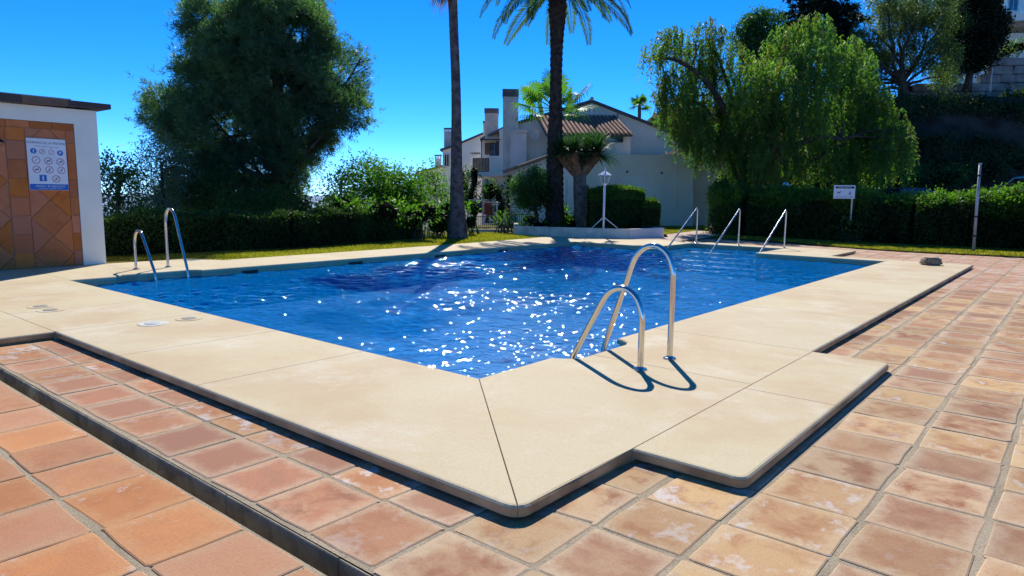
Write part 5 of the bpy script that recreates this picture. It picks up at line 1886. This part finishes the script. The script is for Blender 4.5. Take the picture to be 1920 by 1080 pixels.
window(house, 918, 268, 930, 292, 44.85, 'brown_paint', 'glass_dark', False)
wallpoly('patio_door', pbox(908, 336, 916, 400), 44.9, .05, M['glass_dark'], house)
wallpoly('awning', pbox(952, 329, 963, 337), 38.5, .8, M['green_awning'], house)
stick('porch_post', P(905, 331, 41.3), P(905, 430, 41.3), .06, M['render_white'], house)
stick('porch_post', P(953, 335, 37.6), P(953, 425, 37.6), .10, M['iron'], house)

h2 = P(868, 400, 53); h2[2] = -3
ho = thing('white_house', 'farther white house left of the balcony with slim vented chimney', 'house', tuple(h2))
wallpoly('wall', [(830, 480), (908, 480), (908, 249), (846, 274), (830, 278)], 53, 9, M['render_white'], ho)
for a, b in (((825, 279), (848, 272)), ((846, 273), (910, 246))):
    mb = MB(); pa, pb_ = P(*a, 52.8), P(*b, 52.8)
    mb.add([pa, pb_, pb_ - UP * .15, pa - UP * .15] + [q + FWD * 9 for q in (pa, pb_, pb_ - UP * .15, pa - UP * .15)], [(0, 1, 2, 3), (4, 5, 6, 7), (0, 1, 5, 4), (1, 2, 6, 5), (2, 3, 7, 6), (3, 0, 4, 7)])
    mb.build('roof', M['roof_edge'], ho)
window(ho, 832.5, 289, 842.5, 312, 52.9, 'chimney', 'glass_dark')
ck = wallpoly('chimney', pbox(832.5, 246, 845.5, 280), 54, .5, M['chimney'], ho)
for x in (832.5, 836.4, 840.3, 844.2): wallpoly('vent_pillar', pbox(x, 241.6, x + 1.4, 246.0), 54, .5, M['chimney'], ck)
wallpoly('cap', pbox(831.8, 239.6, 846.4, 241.5), 53.9, .7, M['cap_dark'], ck)
ck = wallpoly('vent_stack', pbox(883, 293, 899, 310), 51.5, .5, M['render_white'], ho)
for x in (883, 887.4, 891.8, 896.6): wallpoly('vent_pillar', pbox(x, 288, x + 2, 292.9), 51.5, .5, M['render_white'], ck)
wallpoly('cap', pbox(882, 286, 900, 287.9), 51.4, .7, M['cap_dark'], ck)

h3 = P(815, 400, 66); h3[2] = -5
hq = thing('white_house', 'farthest white house, mostly behind the yellow green tree', 'house', tuple(h3))
wallpoly('wall', [(784, 480), (832, 480), (832, 310), (806, 318), (784, 322)], 66, 8, M['render_white'], hq)
ck = wallpoly('chimney', pbox(815.5, 297, 826.5, 316), 66.5, .5, M['render_white'], hq)
for x in (815.5, 820, 825): wallpoly('vent_pillar', pbox(x, 292, x + 1.5, 296.9), 66.5, .5, M['render_white'], ck)
wallpoly('cap', pbox(814.5, 290, 827.5, 291.9), 66.4, .6, M['cap_dark'], ck)
mb = MB(); pa, pb_ = P(780, 322, 65.8), P(834, 308, 65.8)
mb.add([pa, pb_, pb_ - UP * .2, pa - UP * .2] + [q + FWD * 8 for q in (pa, pb_, pb_ - UP * .2, pa - UP * .2)], [(0, 1, 2, 3), (4, 5, 6, 7), (0, 1, 5, 4), (1, 2, 6, 5), (2, 3, 7, 6), (3, 0, 4, 7)])
mb.build('roof', M['clay'], hq)

# ------------------------------------------------------------------ terrace fence, patio things, plants by the house
fr0 = P(885, 434, 29.2); fr0[2] = 0
fe = thing('railing', 'black iron railing on a low wall before the white house', 'railing', tuple(fr0))
wallpoly('low_wall', pbox(878, 430, 962, 442), 29.2, .25, M['planter'], fe)
for (xa, xb, yt, yb) in ((882, 960, 405, 429), (962, 1012, 401, 428)):
    wallpoly('top_rail', pbox(xa, yt, xb, yt + 1.4), 29.3, .04, M['iron'], fe); wallpoly('bottom_rail', pbox(xa, yb - 3, xb, yb - 2), 29.3, .04, M['iron'], fe)
    x = xa + 1
    while x < xb - 1:
        wallpoly('bar', pbox(x, yt + 1.4, x + .8, yb), 29.31, .02, M['iron'], fe); x += 3.6
lr0 = P(905, 430, 33); lr0[2] = 0
lk = thing('laundry_rack', 'pale laundry rack loaded with cloths behind the iron railing', 'rack', tuple(lr0))
for k, (a, b) in enumerate((((878, 375), (916, 375)), ((884, 377), (938, 380)), ((880, 379), (936, 384)))):
    stick('bar', P(*a, 33 + .25 * k), P(*b, 33 + .25 * k), .02, M['white_paint'], lk)
for x in (880, 932):
    stick('leg', P(x, 378, 33), P(x + 3, 430, 33.6), .018, M['white_paint'], lk); stick('leg', P(x, 378, 33.5), P(x - 3, 430, 33), .018, M['white_paint'], lk)
for i, (x0, x1, y0, y1, mk, lab) in enumerate(((884, 893, 376, 398, 'cloth_grey', 'dark cloth hanging at the left end of the laundry rack'), (895, 904, 377, 399, 'car_blue', 'navy cloth hanging mid laundry rack'), (908, 921, 380, 402, 'cloth_red', 'red cloth hanging on the laundry rack'))):
    mb = MB()
    a = P(x0, y1, 33.1 + .1 * i); b = P(x1, y0, 33.1 + .1 * i); Wd = np.dot(b - a, RGT); Ht = b[2] - a[2]
    V = []; F = []
    nu, nv = 8, 5
    for v in range(nv):
        for u in range(nu): V.append(a + RGT * Wd * u / (nu - 1) + UP * Ht * v / (nv - 1) + FWD * (.03 * math.sin(u * 1.7 + i) * (1 - v / nv)))
    F = [(v * nu + u, v * nu + u + 1, (v + 1) * nu + u + 1, (v + 1) * nu + u) for v in range(nv - 1) for u in range(nu - 1)]
    mb.add(V, F); c_ = mb.build('cloth', M[mk], None, smooth=True)
    sm = c_.modifiers.new('thickness', 'SOLIDIFY'); sm.thickness = .012
    tag(c_, lab, 'cloth', 'cloths on the laundry rack')
bush('shrub', 'tall dark cypress-like shrub under the balcony', [lob(885, 340, 13, 34, 40), lob(884, 375, 14, 26, 39.8)], M['hedge_dark'], 71, 60, 14, .14, .14, .06)
bush('shrub', 'bright green shrub under the balcony', [lob(914, 365, 14, 18, 38), lob(922, 352, 12, 14, 38.3)], M['bush'], 72, 70, 14, .14, .14, .06)
bush('shrub', 'dark round shrub below the balcony next to the porch post', [lob(938, 370, 14, 28, 37.4), lob(936, 395, 16, 14, 37)], M['hedge_dark'], 73, 60, 14, .14, .14, .06)
bush('shrub', 'small leafy bush with bare stems growing in front of the iron railing', [lob(946, 408, 18, 13, 28.3), lob(938, 418, 12, 10, 28.2), lob(958, 412, 9, 10, 28.3)], M['hedge'], 74, 90, 14, .1, .11, .05, core=False, gap=.15)
bush('shrub', 'dark leafy plants behind the railing beside the small round tree', [lob(990, 416, 22, 12, 29.9)], M['broad'], 75, 70, 14, .12, .12, .06)
bush('shrub', 'tall green creeper mass against the farther house wall', [lob(868, 345, 12, 30, 47), lob(862, 385, 14, 26, 46)], M['hedge_dark'], 76, 40, 14, .2, .2, .09)
bush('shrub', 'tall climbing shrub at the corner of the grey wall beside the tall hedge', [lob(1354, 352, 8, 22, 31), lob(1352, 392, 7, 26, 31)], M['hedge_dark'], 77, 80, 14, .12, .13, .06)
cn = P(1338, 424, 31.0); cn[2] = 0
cnr = MB(); cnr.prism([tuple(p) for p in pbox(1334, 422, 1350, 440)], lambda p: P(p[0], p[1], 31), lambda p: P(p[0], p[1], 31) + FWD * .4)
tag(cnr.build('kerb_block', M['planter'], None, bevel=.02), 'pale block at the foot of the climbing shrub', 'block')

# ------------------------------------------------------------------ hillside on the right with wall, trees, houses
def hill_h(r, f):
    def ss(x, a, b):
        t = np.clip((x - a) / (b - a), 0, 1); return t * t * (3 - 2 * t)
    top = 7.3 * ss(r, 13.5, 22.5) + .05 * np.clip(r - 22, 0, 60)
    return -.2 + top * ss(f, 33.5, 41.5) + .12 * np.clip(f - 44, 0, 60) * ss(r, 13.5, 22)


rr = np.linspace(10, 75, 90); ff = np.linspace(32.5, 110, 90) 
ff = 32.5 + (np.linspace(0, 1, 110) ** 2) * 80
Rg, Fg = np.meshgrid(rr, ff, indexing='ij')
Hh = hill_h(Rg, Fg)
pts = Rg[..., None] * RGT + Fg[..., None] * FWD
pts[..., 2] = Hh
flat = pts.reshape(-1, 3)
flat[:, 2] += snoise(flat, 1.6, 5) * .22 * np.clip(Hh.ravel(), 0, 1) + snoise(flat, 4.5, 6) * .09 * np.clip(Hh.ravel(), 0, 1) - .04
nx, ny = Rg.shape
idx = np.arange(nx * ny).reshape(nx, ny)
F = np.stack([idx[:-1, :-1], idx[1:, :-1], idx[1:, 1:], idx[:-1, 1:]], -1).reshape(-1, 4)
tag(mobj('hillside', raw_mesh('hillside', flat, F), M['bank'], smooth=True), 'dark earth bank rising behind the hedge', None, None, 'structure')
g = np.random.default_rng(77)
n = 15000
r_ = g.uniform(14, 36, n); f_ = g.uniform(33.5, 43, n)
c = r_[:, None] * RGT + f_[:, None] * FWD; c[:, 2] = hill_h(r_, f_)
keep = snoise(c, 1.3, 9) > .15
c = c[keep]
C3 = np.repeat(c, 9, 0) + g.normal(0, .2, (len(c) * 9, 3)) + np.array([0, 0, .2])
a = unit(g.normal(size=C3.shape) + np.array([0, 0, .5])); b = unit(np.cross(a, g.normal(size=C3.shape)))
V, F = leaves_mesh(C3, a * .10, b * .04)
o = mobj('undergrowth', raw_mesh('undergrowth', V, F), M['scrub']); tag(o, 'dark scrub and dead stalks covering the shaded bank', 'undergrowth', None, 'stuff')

# retaining wall of grey stones along the top of the bank
w0 = P(1835, 165, 45); 
sw_ = thing('stone_wall', 'grey rough stone retaining wall at the top of the bank', 'wall', tuple(w0))
stone_meshes = []
for k in range(5):
    bm = bmesh.new(); bmesh.ops.create_cube(bm, size=1)
    for v in bm.verts: v.co += Vector(g.normal(0, .03, 3))
    bmesh.ops.bevel(bm, geom=bm.edges[:], offset=.07, segments=1, affect='EDGES')
    me = bpy.data.meshes.new('stone'); bm.to_mesh(me); bm.free(); me.materials.append(M['stone']); stone_meshes.append(me)
zb = P(1880, 172, 45)[2]
yaw_r = math.atan2(RGT[1], RGT[0])
rowh = .52
for row in range(5):
    r = (1672 - 960) / FPX * 45 + (row % 2) * .5
    rend = (2010 - 960) / FPX * 45
    while r < rend:
        L = g.uniform(.85, 1.5)
        hmax = 2 if r < (1790 - 960) / FPX * 45 else 5
        if row < hmax:
            q = RGT * (r + L / 2) + FWD * 45.2; 
            o = bpy.data.objects.new('stone', stone_meshes[g.integers(5)])
            o.location = (q[0] - w0[0], q[1] - w0[1], zb - .5 + (row + .5) * rowh + (r - 30) * .02 - w0[2] + (0 if r > 28 else .0))
            o.rotation_euler = (0, 0, yaw_r + g.normal(0, .02)); o.scale = (L - .03, .5, rowh - .03)
            reg(o, sw_, q)
        r += L
mb = MB(); a_ = RGT * 25 + FWD * 45.35
fw = lambda v: RGT * v[0] + FWD * v[1] + UP * v[2]
mb.box((24.6, 45.3, zb - 1.2), (37, 45.6, zb + .35), fw); mb.build('mortar_backing', M['bank'], sw_)
for px, y0, y1, d, lab in ((1861, 93, 168, 43.6, 'white fence post in front of the stone wall'), (1787, 128, 168, 43.6, 'white fence post left of the cypress trunk')):
    b_ = P(px - 4, y1 + 4, d); t_ = P(px + 2, y0, d)
    t = thing('fence_post', lab, 'post', tuple(b_), 'white posts on the bank')
    mb = MB(); mb.tube([b_, t_], .045, 8); mb.build('pole', M['galv'], t)
    mb = MB(); mb.lathe(t_, [(.055, 0), (.055, .04), (.02, .07)], 8); mb.build('cap', M['galv'], t)
bush('shrub', 'pale grey green bushes topping the stone wall', [lob(1880, 98, 22, 10, 46.5), lob(1910, 88, 22, 10, 46.8), lob(1850, 112, 16, 8, 46.4)], M['grey_leaf'], 81, 40, 14, .22, .2, .07, base=zb + 1.0)
bush('shrub', 'green bush between the spreading tree and the cypress', [lob(1765, 135, 16, 14, 47), lob(1780, 150, 16, 10, 46)], M['bush'], 82, 40, 14, .2, .2, .08, base=zb - .5)
bush('shrub', 'green bank shrub at the left foot of the bank', [lob(1690, 330, 24, 22, 35.5), lob(1720, 345, 30, 16, 35.0), lob(1770, 330, 36, 18, 36)], M['broad'], 83, 40, 14, .2, .18, .07, base=.2)
bush('shrub', 'dim green shrub low on the bank above the white car', [lob(1850, 320, 36, 18, 37), lob(1905, 310, 26, 18, 37.5)], M['scrub'], 84, 40, 14, .2, .18, .07, base=.5)

# modern building above
bz = P(1890, 90, 62)
mh = thing('modern_building', 'modern white building with glass balcony on the hilltop', 'building', tuple(bz))
wallpoly('lower_wall', pbox(1868, 62, 2040, 150), 64, 8, M['render_white'], mh)
wallpoly('shaded_wall', pbox(1872, 30, 2040, 61), 66.5, 6, M['wall_grey'], mh)  # grey colour carries the shade below the balcony slab
wallpoly('balcony_slab', [(1862, 42), (2040, 30), (2040, 18), (1862, 28)], 61, 7, M['render_white'], mh)
wallpoly('upper_wall', pbox(1868, -60, 2040, 25), 67, 6, M['render_white'], mh)
for k in range(6):
    x = 1864 + k * 26
    wallpoly('glass_panel', pbox(x + 1, 2 - k * 1.6, x + 25, 26 - k * 1.8), 61.2, .03, M['glass'], mh)
    wallpoly('glass_post', pbox(x - .6, 0 - k * 1.6, x + .6, 27 - k * 1.8), 61.2, .06, M['galv'], mh)
window(mh, 1890, -20, 1912, 20, 66.9, 'galv', 'glass_dark', False)

# ------------------------------------------------------------------ trees on the right
def ptree(name, label, spec, D, base_px, seed, leafs=('pepper', 'pepper_dry'), hang=1.3, dens=34, nl=26, zb=0.0, gap=.12, r0=.32, limbs=None, fine=(.052, .20), fill=True, dry=.12):
    lobes = [lob(a, b, c, d, D + 1.2 * math.sin(i * 2.1 + seed), c * D / FPX * .9) for i, (a, b, c, d) in enumerate(spec)]
    g = np.random.default_rng(seed)
    C, O = clumps(g, lobes, dens, seed, .35, gap, 1.5)
    C = C + UP * .35
    k = g.uniform(0, 1, len(C)) + .25 * snoise(C, 1.0, seed + 3) < dry
    p1 = strands(g, C[~k], nl, hang, fine[0], fine[1]); p2 = strands(g, C[k], nl, hang * .8, fine[0], fine[1])
    b = P(base_px, 440, D); b[2] = zb
    t = thing(name, label, 'tree', tuple(b), 'big trees behind the tall hedge')
    mb = MB(); fork = b + UP * 1.6 + RGT * .2
    mb.tube(smooth_path([b, b + UP * .7, fork], 5), [r0 * 1.25 - .02 * i for i in range(11)], 12)
    mb.build('trunk', M['bark'], t, smooth=True)
    mb = MB()
    for path, ra, rb in (limbs or []):
        pts = [fork] + [P(x, y, D + dd) for x, y, dd in path]
        sp_ = smooth_path(pts, 6)
        mb.tube(sp_, [ra + (rb - ra) * i / (len(sp_) - 1) for i in range(len(sp_))], 8, cap=False)
        for c_, rx, rf, rz in lobes:
            j = min(range(len(sp_)), key=lambda q: np.linalg.norm(sp_[q] - c_))
            if np.linalg.norm(sp_[j] - c_) < 2.8 and j > 2:
                limb(mb, sp_[j], c_ + UP * .3, rb * .8, rb * .25, g, .05, .1, 5, 5)
                for _ in range(3): limb(mb, sp_[j] * .4 + c_ * .6, c_ + g.normal(0, .55, 3) * np.array([rx, rx, rz]), rb * .3, rb * .12, g, .04, .1, 4, 4)
    mb.build('limbs', M['bark'], t, smooth=True)
    crown_obj('crown', p1, M[leafs[0]], t)
    if len(p2[0]): crown_obj('crown', p2, M[leafs[1]], t)
    return t


ptree('pepper_tree', 'weeping pepper tree with bare leaning limbs next to the house roof',
      [(1262, 95, 40, 30), (1225, 110, 22, 22), (1300, 120, 40, 30), (1325, 75, 34, 26), (1265, 175, 45, 34), (1320, 170, 48, 40), (1370, 130, 40, 40), (1280, 225, 38, 40), (1345, 225, 50, 46), (1330, 285, 36, 30), (1245, 200, 18, 30), (1385, 190, 46, 46), (1380, 250, 46, 40), (1300, 250, 40, 36)],
      33.5, 1385, 91, dens=42, gap=.15, hang=1.15, dry=.30, nl=22,
      limbs=[([(1385, 270, 0), (1350, 190, -.3), (1310, 140, -.5), (1265, 112, -.5), (1225, 110, -.6)], .2, .05), ([(1375, 200, .3), (1362, 150, .4), (1340, 90, .5)], .15, .04), ([(1330, 210, .2), (1270, 190, 0)], .1, .04)])
ptree('pepper_tree', 'broad weeping pepper tree with full bright green crown behind the dog sign',
      [(1420, 165, 50, 46), (1470, 110, 46, 40), (1520, 62, 40, 26), (1530, 120, 50, 40), (1590, 150, 46, 46), (1420, 240, 60, 46), (1490, 200, 66, 56), (1570, 220, 66, 50), (1640, 235, 46, 42), (1670, 285, 36, 40), (1610, 290, 56, 40), (1540, 295, 60, 36), (1460, 300, 60, 34), (1400, 310, 46, 26), (1590, 105, 30, 26), (1690, 255, 20, 24), (1692, 300, 24, 34), (1640, 190, 34, 30)],
      32.5, 1405, 93, dens=40, gap=.14, hang=1.45, dry=.10, nl=26,
      limbs=[([(1430, 292, -.8), (1490, 272, -1.2), (1545, 256, -1.4), (1575, 262, -1.2)], .2, .08), ([(1450, 230, 0), (1500, 150, .3), (1520, 80, .4)], .18, .05), ([(1480, 250, .5), (1560, 190, .6), (1600, 130, .6)], .15, .05), ([(1560, 280, 0), (1640, 250, .2)], .14, .05)])

D = 46.0
sp = [(1425, 48, 34, 28), (1395, 78, 26, 26), (1455, 80, 22, 30), (1428, 95, 36, 30), (1425, 125, 34, 24), (1410, 55, 22, 20)]
lobes = [lob(a, b, c, d, D) for a, b, c, d in sp]
g = np.random.default_rng(95); C, O = clumps(g, lobes, 46, 95, .4, .08, 1.0)
b_ = P(1428, 360, D); b_[2] = 0
tree('evergreen_tree', 'dark rounded evergreen above and behind the pepper trees', 'tree', b_, P(1428, 60, D), .25, .1, lobes, leaf_cloud(g, C, O, 16, .22, .2, .09), M['broad'], None, 'big trees behind the tall hedge', 96)

D = 48.0
b_ = P(1535, 360, D); b_[2] = 0
t = thing('conifer_tree', 'black conifer with flat tiered boughs against the sky', 'tree', tuple(b_), 'big trees behind the tall hedge')
mb = MB(); mb.tube([b_, P(1536, 100, D), P(1538, -60, D)], [.3, .2, .08], 10); mb.build('trunk', M['bark'], t, smooth=True)
g = np.random.default_rng(97); mb = MB(); cs = []; os_ = []
for tier in range(11):
    y = -50 + tier * 15
    for k in range(7):
        az = tier * 1.3 + k * 6.283 / 7 + g.normal(0, .15)
        Lb = (1.0 + tier * .36) * g.uniform(.7, 1.2)
        o0 = P(1537, y, D); e = o0 + np.array([math.cos(az), math.sin(az), -.18]) * Lb
        pth = limb(mb, o0, e, .06, .02, g, .06, .04, 5, 5)
        m_ = int(26 * Lb)
        u = g.uniform(.15, 1.05, m_)
        q = o0 + (e - o0) * u[:, None] + g.normal(0, .10, (m_, 3)) * np.array([1, 1, .6]) + UP * .05
        cs.append(q); os_.append(np.tile(unit((e - o0)[None]), (m_, 1)))
mb.build('limbs', M['bark'], t, smooth=True)
crown_obj('crown', needle_tufts(g, np.concatenate(cs), np.concatenate(os_), 9, .26, .07), M['cypress'], t)

D = 42.5
sp = [(1640, 60, 34, 40), (1690, 30, 40, 34), (1740, 55, 40, 44), (1720, 0, 60, 26), (1640, 118, 30, 30), (1685, 105, 30, 26), (1765, 100, 34, 30), (1605, 100, 22, 24), (1790, 30, 36, 40), (1620, 150, 26, 18), (1730, 110, 26, 20), (1660, 0, 30, 26), (1612, 172, 34, 24), (1652, 168, 26, 22), (1590, 140, 26, 26), (1770, 140, 26, 20)]
lobes = [lob(a, b, c, d, D + math.sin(i * 1.7), c * D / FPX) for i, (a, b, c, d) in enumerate(sp)]
g = np.random.default_rng(99); C, O = clumps(g, lobes, 62, 99, .3, .20, 1.2)
b_ = P(1703, 205, D); top = P(1690, 130, D)
tree('spreading_tree', 'spreading grey green tree with forked trunk on the bank', 'tree', b_, top, .34, .2, lobes, cat(leaf_cloud(g, C, O, 8, .2, .18, .05, .3), strands(g, C, 7, .8, .05, .18)), M['grey_leaf'], None, 'big trees behind the tall hedge', 100, lr=.13, start=.5)

D = 44.0
sp = [(1826, 60, 50, 44), (1832, 10, 38, 44), (1818, 98, 40, 24), (1838, -35, 26, 40), (1858, 70, 22, 24), (1800, 70, 22, 30), (1815, 122, 24, 12)]
lobes = [lob(a, b, c, d, D) for a, b, c, d in sp]
g = np.random.default_rng(101); C, O = clumps(g, lobes, 95, 101, .55, .02, .8)
b_ = P(1812, 172, D)
tree('cypress_tree', 'dense black cypress standing in front of the hilltop building', 'tree', b_, P(1828, 20, D), .2, .12, lobes, cat(leaf_cloud(g, C, O, 14, .18, .2, .10, 0, .8)), M['cypress'], None, 'big trees behind the tall hedge', 102)

bush('shrub', 'dark shrub mass added to block bright gaps under the pepper trees', [lob(1390, 335, 40, 30, 36), lob(1460, 335, 50, 30, 36.5), lob(1540, 335, 50, 30, 37), lob(1620, 335, 50, 30, 37.5), lob(1300, 300, 26, 30, 39.5)], M['scrub'], 103, 22, 14, .28, .24, .10, base=0)  # added dark filler so bright ground does not leak through

# ------------------------------------------------------------------ parked cars behind the hedge
def car(label, org, fx, paint, H=1.6, L=4.3, suv=False):
    """org: ground point under the car's centre, fx: unit vector to its front"""
    fx = np.asarray(fx, float); sy = np.array([-fx[1], fx[0], 0])
    t = thing('parked_car', label, 'car', tuple(org), 'cars parked behind the hedge')
    f = lambda v: org + fx * v[0] + sy * v[1] + UP * v[2]
    W = .86
    hood = .98 if suv else .85
    low = [(-L / 2, .55), (-L / 2 + .05, .95 if suv else .88), (-L / 2 + .12, 1.0 if suv else .92), (.75, hood + .06), (L / 2 - .25, hood - .10), (L / 2, .62), (L / 2 - .03, .30), (L / 2 - .45, .24), (-L / 2 + .4, .24), (-L / 2 + .03, .32)]
    V = []; F = []; n = len(low)
    secs = [(-W, .93), (-W + .04, 1.0), (W - .04, 1.0), (W, .93)]
    for y, s in secs: V += [f((x * (1 - .012 * (s < 1)), y, .55 + (z - .55) * s)) for x, z in low]
    for q in range(3): F += [(q * n + i, q * n + (i + 1) % n, (q + 1) * n + (i + 1) % n, (q + 1) * n + i) for i in range(n)]
    F += [tuple(range(n)), tuple(3 * n + i for i in range(n))]
    mb = MB(); mb.add(V, F); mb.build('body', M[paint], t, bevel=.02)
    rb = -L / 2 + (.15 if suv else .35)
    cab = [(rb, .97 if suv else .90), (rb + (.12 if suv else .35), H - .08), (rb + .5, H), (.1, H), (.35, H - .05), (1.0, hood + .05)]
    V = []; F = []; n = len(cab)
    for y in (-1, 1): V += [f((x, y * (W - .03 - .14 * max(0, (z - .95) / (H - .95))), z)) for x, z in cab]
    F = [tuple(range(n)), tuple(n + i for i in range(n))] + [(i, (i + 1) % n, n + (i + 1) % n, n + i) for i in range(n)]
    mb = MB(); mb.add(V, F); cabin = mb.build('cabin', M[paint], t, bevel=.03)
    for s in (-1, 1):                       # side windows
        for a0, a1 in ((rb + .3, -.55), (-.48, .55)):
            mb = MB(); z0, z1 = hood + .10, H - .13
            yy = lambda z: s * (W - .03 - .14 * max(0, (z - .95) / (H - .95)) + .004)
            q = [(a0, z0), (a1 + (.25 if a1 > 0 else 0), z0), (a1 - (.10 if a1 > 0 else 0), z1), (a0 + .10, z1)]
            mb.prism(q, lambda p: f((p[0], yy(p[1]), p[1])), lambda p: f((p[0], yy(p[1]) - s * .01, p[1]))); mb.build('side_window', M['glass_dark'], cabin)
    for (xa, za, xb, zb_, nm) in ((1.0, hood + .12, .40, H - .09, 'windscreen'), (rb - .005, hood + .12, rb + (.10 if suv else .28), H - .12, 'rear_window')):
        mb = MB(); o_ = .012 if nm == 'windscreen' else -.012
        mb.add([f((xa + o_, -.66, za)), f((xa + o_, .66, za)), f((xb + o_, .56, zb_)), f((xb + o_, -.56, zb_))], [(0, 1, 2, 3)]); mb.build(nm, M['glass_dark'], cabin)
    for x in (-L / 2 + .8, L / 2 - .85):
        for s in (-1, 1):
            mb = MB(); V = []; F = []
            c_ = f((x, s * (W - .10), .32))
            for (r, y) in ((.22, -.09), (.32, -.10), (.335, -.06), (.335, .06), (.32, .10), (.22, .09)):
                V += [c_ + fx * r * math.cos(2 * math.pi * k / 18) + UP * r * math.sin(2 * math.pi * k / 18) + sy * y for k in range(18)]
            for q in range(5): F += [(q * 18 + k, q * 18 + (k + 1) % 18, (q + 1) * 18 + (k + 1) % 18, (q + 1) * 18 + k) for k in range(18)]
            mb.add(V, F); wh = mb.build('wheel', M['rubber'], t, smooth=True)
            mb = MB(); V = []
            for (r, y) in ((.03, .085), (.2, .07), (.22, .085)):
                V += [c_ + fx * r * math.cos(2 * math.pi * k / 12) + UP * r * math.sin(2 * math.pi * k / 12) + sy * y * s for k in range(12)]
            F = [tuple(range(12))] + [(q * 12 + k, q * 12 + (k + 1) % 12, (q + 1) * 12 + (k + 1) % 12, (q + 1) * 12 + k) for q in (0, 1) for k in range(12)]
            mb.add(V, F); mb.build('rim', M['galv'], wh)
    for s in (-1, 1):
        mb = MB(); mb.box((-L / 2 - .015, s * .74 - .10, .70), (-L / 2 + .10, s * .74 + .115, 1.0 if suv else .9), f); mb.build('tail_light', M['lens_red'], t, bevel=.01)
        mb = MB(); mb.box((L / 2 - .22, s * .66 - .15, .62), (L / 2 - .02, s * .66 + .15, .76), f); mb.build('headlight', M['lens_clear'], t, bevel=.02)
        mb = MB(); mb.box((.60, s * .96 - .10, hood + .06), (.72, s * .96 + .06, hood + .2), f); mb.build('wing_mirror', M[paint], t, bevel=.02)
    mb = MB(); mb.box((-L / 2 - .02, -.26, .58), (-L / 2 + .02, .26, .69), f); mb.build('number_plate', M['white_paint'], t)
    if suv:
        for s in (-1, 1):
            mb = MB(); mb.tube([f((rb + .4, s * .58, H + .05)), f((0.0, s * .58, H + .05))], .018, 6); mb.build('roof_rail', M['galv'], t)
    return t


zr_ = P(1890, 334, 31.5)[2]
org = P(1935, 340, 31.5); org[2] = zr_ - 1.62
car('white car parked behind the right end of the tall hedge', org, -RGT, 'car_white', 1.72, 4.4, True)
zr_ = P(1690, 352, 31.8)[2]
org = P(1705, 400, 31.8); org[2] = max(-.2, zr_ - 1.5)
car('dark blue car showing a red tail light through the hedge gap', org, unit((RGT * .9 + FWD * .3)[None])[0], 'car_blue', 1.5, 4.2)
sheet('road', [[tuple((RGT * a + FWD * b)[:2]) for a, b in ((4, 30.2), (60, 30.2), (60, 34.2), (4, 34.2))]], -.2, M['cap_dark'], label='road where the cars park behind the hedge')

# lime splashes on the near tiles
def splat(cx, cy, w, h, rot, seed, name='lime_stain'):
    g = np.random.default_rng(seed); n = 26; V = []
    for k in range(n):
        a = 2 * math.pi * k / n; r = 1 + .30 * math.sin(2 * a + seed) + g.normal(0, .13)
        x, y = w * r * math.cos(a), h * r * math.sin(a)
        V.append((cx + x * math.cos(rot) - y * math.sin(rot), cy + x * math.sin(rot) + y * math.cos(rot), ZT + .0035))
    mb = MB(); mb.add(V, [tuple(range(n))])
    o = mb.build(name, M['lime'], paving)
    for p in o.data.polygons:
        if p.normal.z < 0: p.flip()


tl = NT('lime_wash')
pp = tl.pos()
gc = tl.n('TexCoord').outputs['Generated']
sb_ = tl.n('VectorMath', operation='DISTANCE'); tl.l(gc, sb_.inputs[0]); sb_.inputs[1].default_value = (.5, .5, 0.0)
fall = tl.ramp(sb_.outputs['Value'], .12, .48, .55, 0.0)
mk = tl.math('MULTIPLY', tl.ramp(tl.math('ADD', tl.noise(pp, 22, 6, .7), fall), .55, .9), .9)
sh = tl.bsdf((.55, .50, .45), .9, 0, None, .2, out=False)
trn = tl.n('BsdfTransparent'); mxs = tl.n('MixShader'); tl.l(mk, mxs.inputs[0]); tl.l(trn.outputs[0], mxs.inputs[1]); tl.l(sh, mxs.inputs[2]); tl.l(mxs.outputs[0], tl.out.inputs[0])
M['lime'] = tl.m
for (px, py, w, h, rot, sd) in ((83, 955, .10, .035, .9, 3), (205, 948, .15, .055, .5, 4), (255, 940, .10, .04, .4, 5), (1828, 929, .07, .05, .2, 6), (1395, 990, .11, .06, 1.2, 7), (15, 758, .12, .06, .3, 8)):
    q = G(px, py, ZT)
    splat(q[0], q[1], w, h, rot, sd)

for o in bpy.data.objects:
    if o.parent is not None and o.name.split('.')[0] in ('fine_print', 'lettering', 'stems', 'limbs', 'leaf_stubs'): o['kind'] = 'stuff'
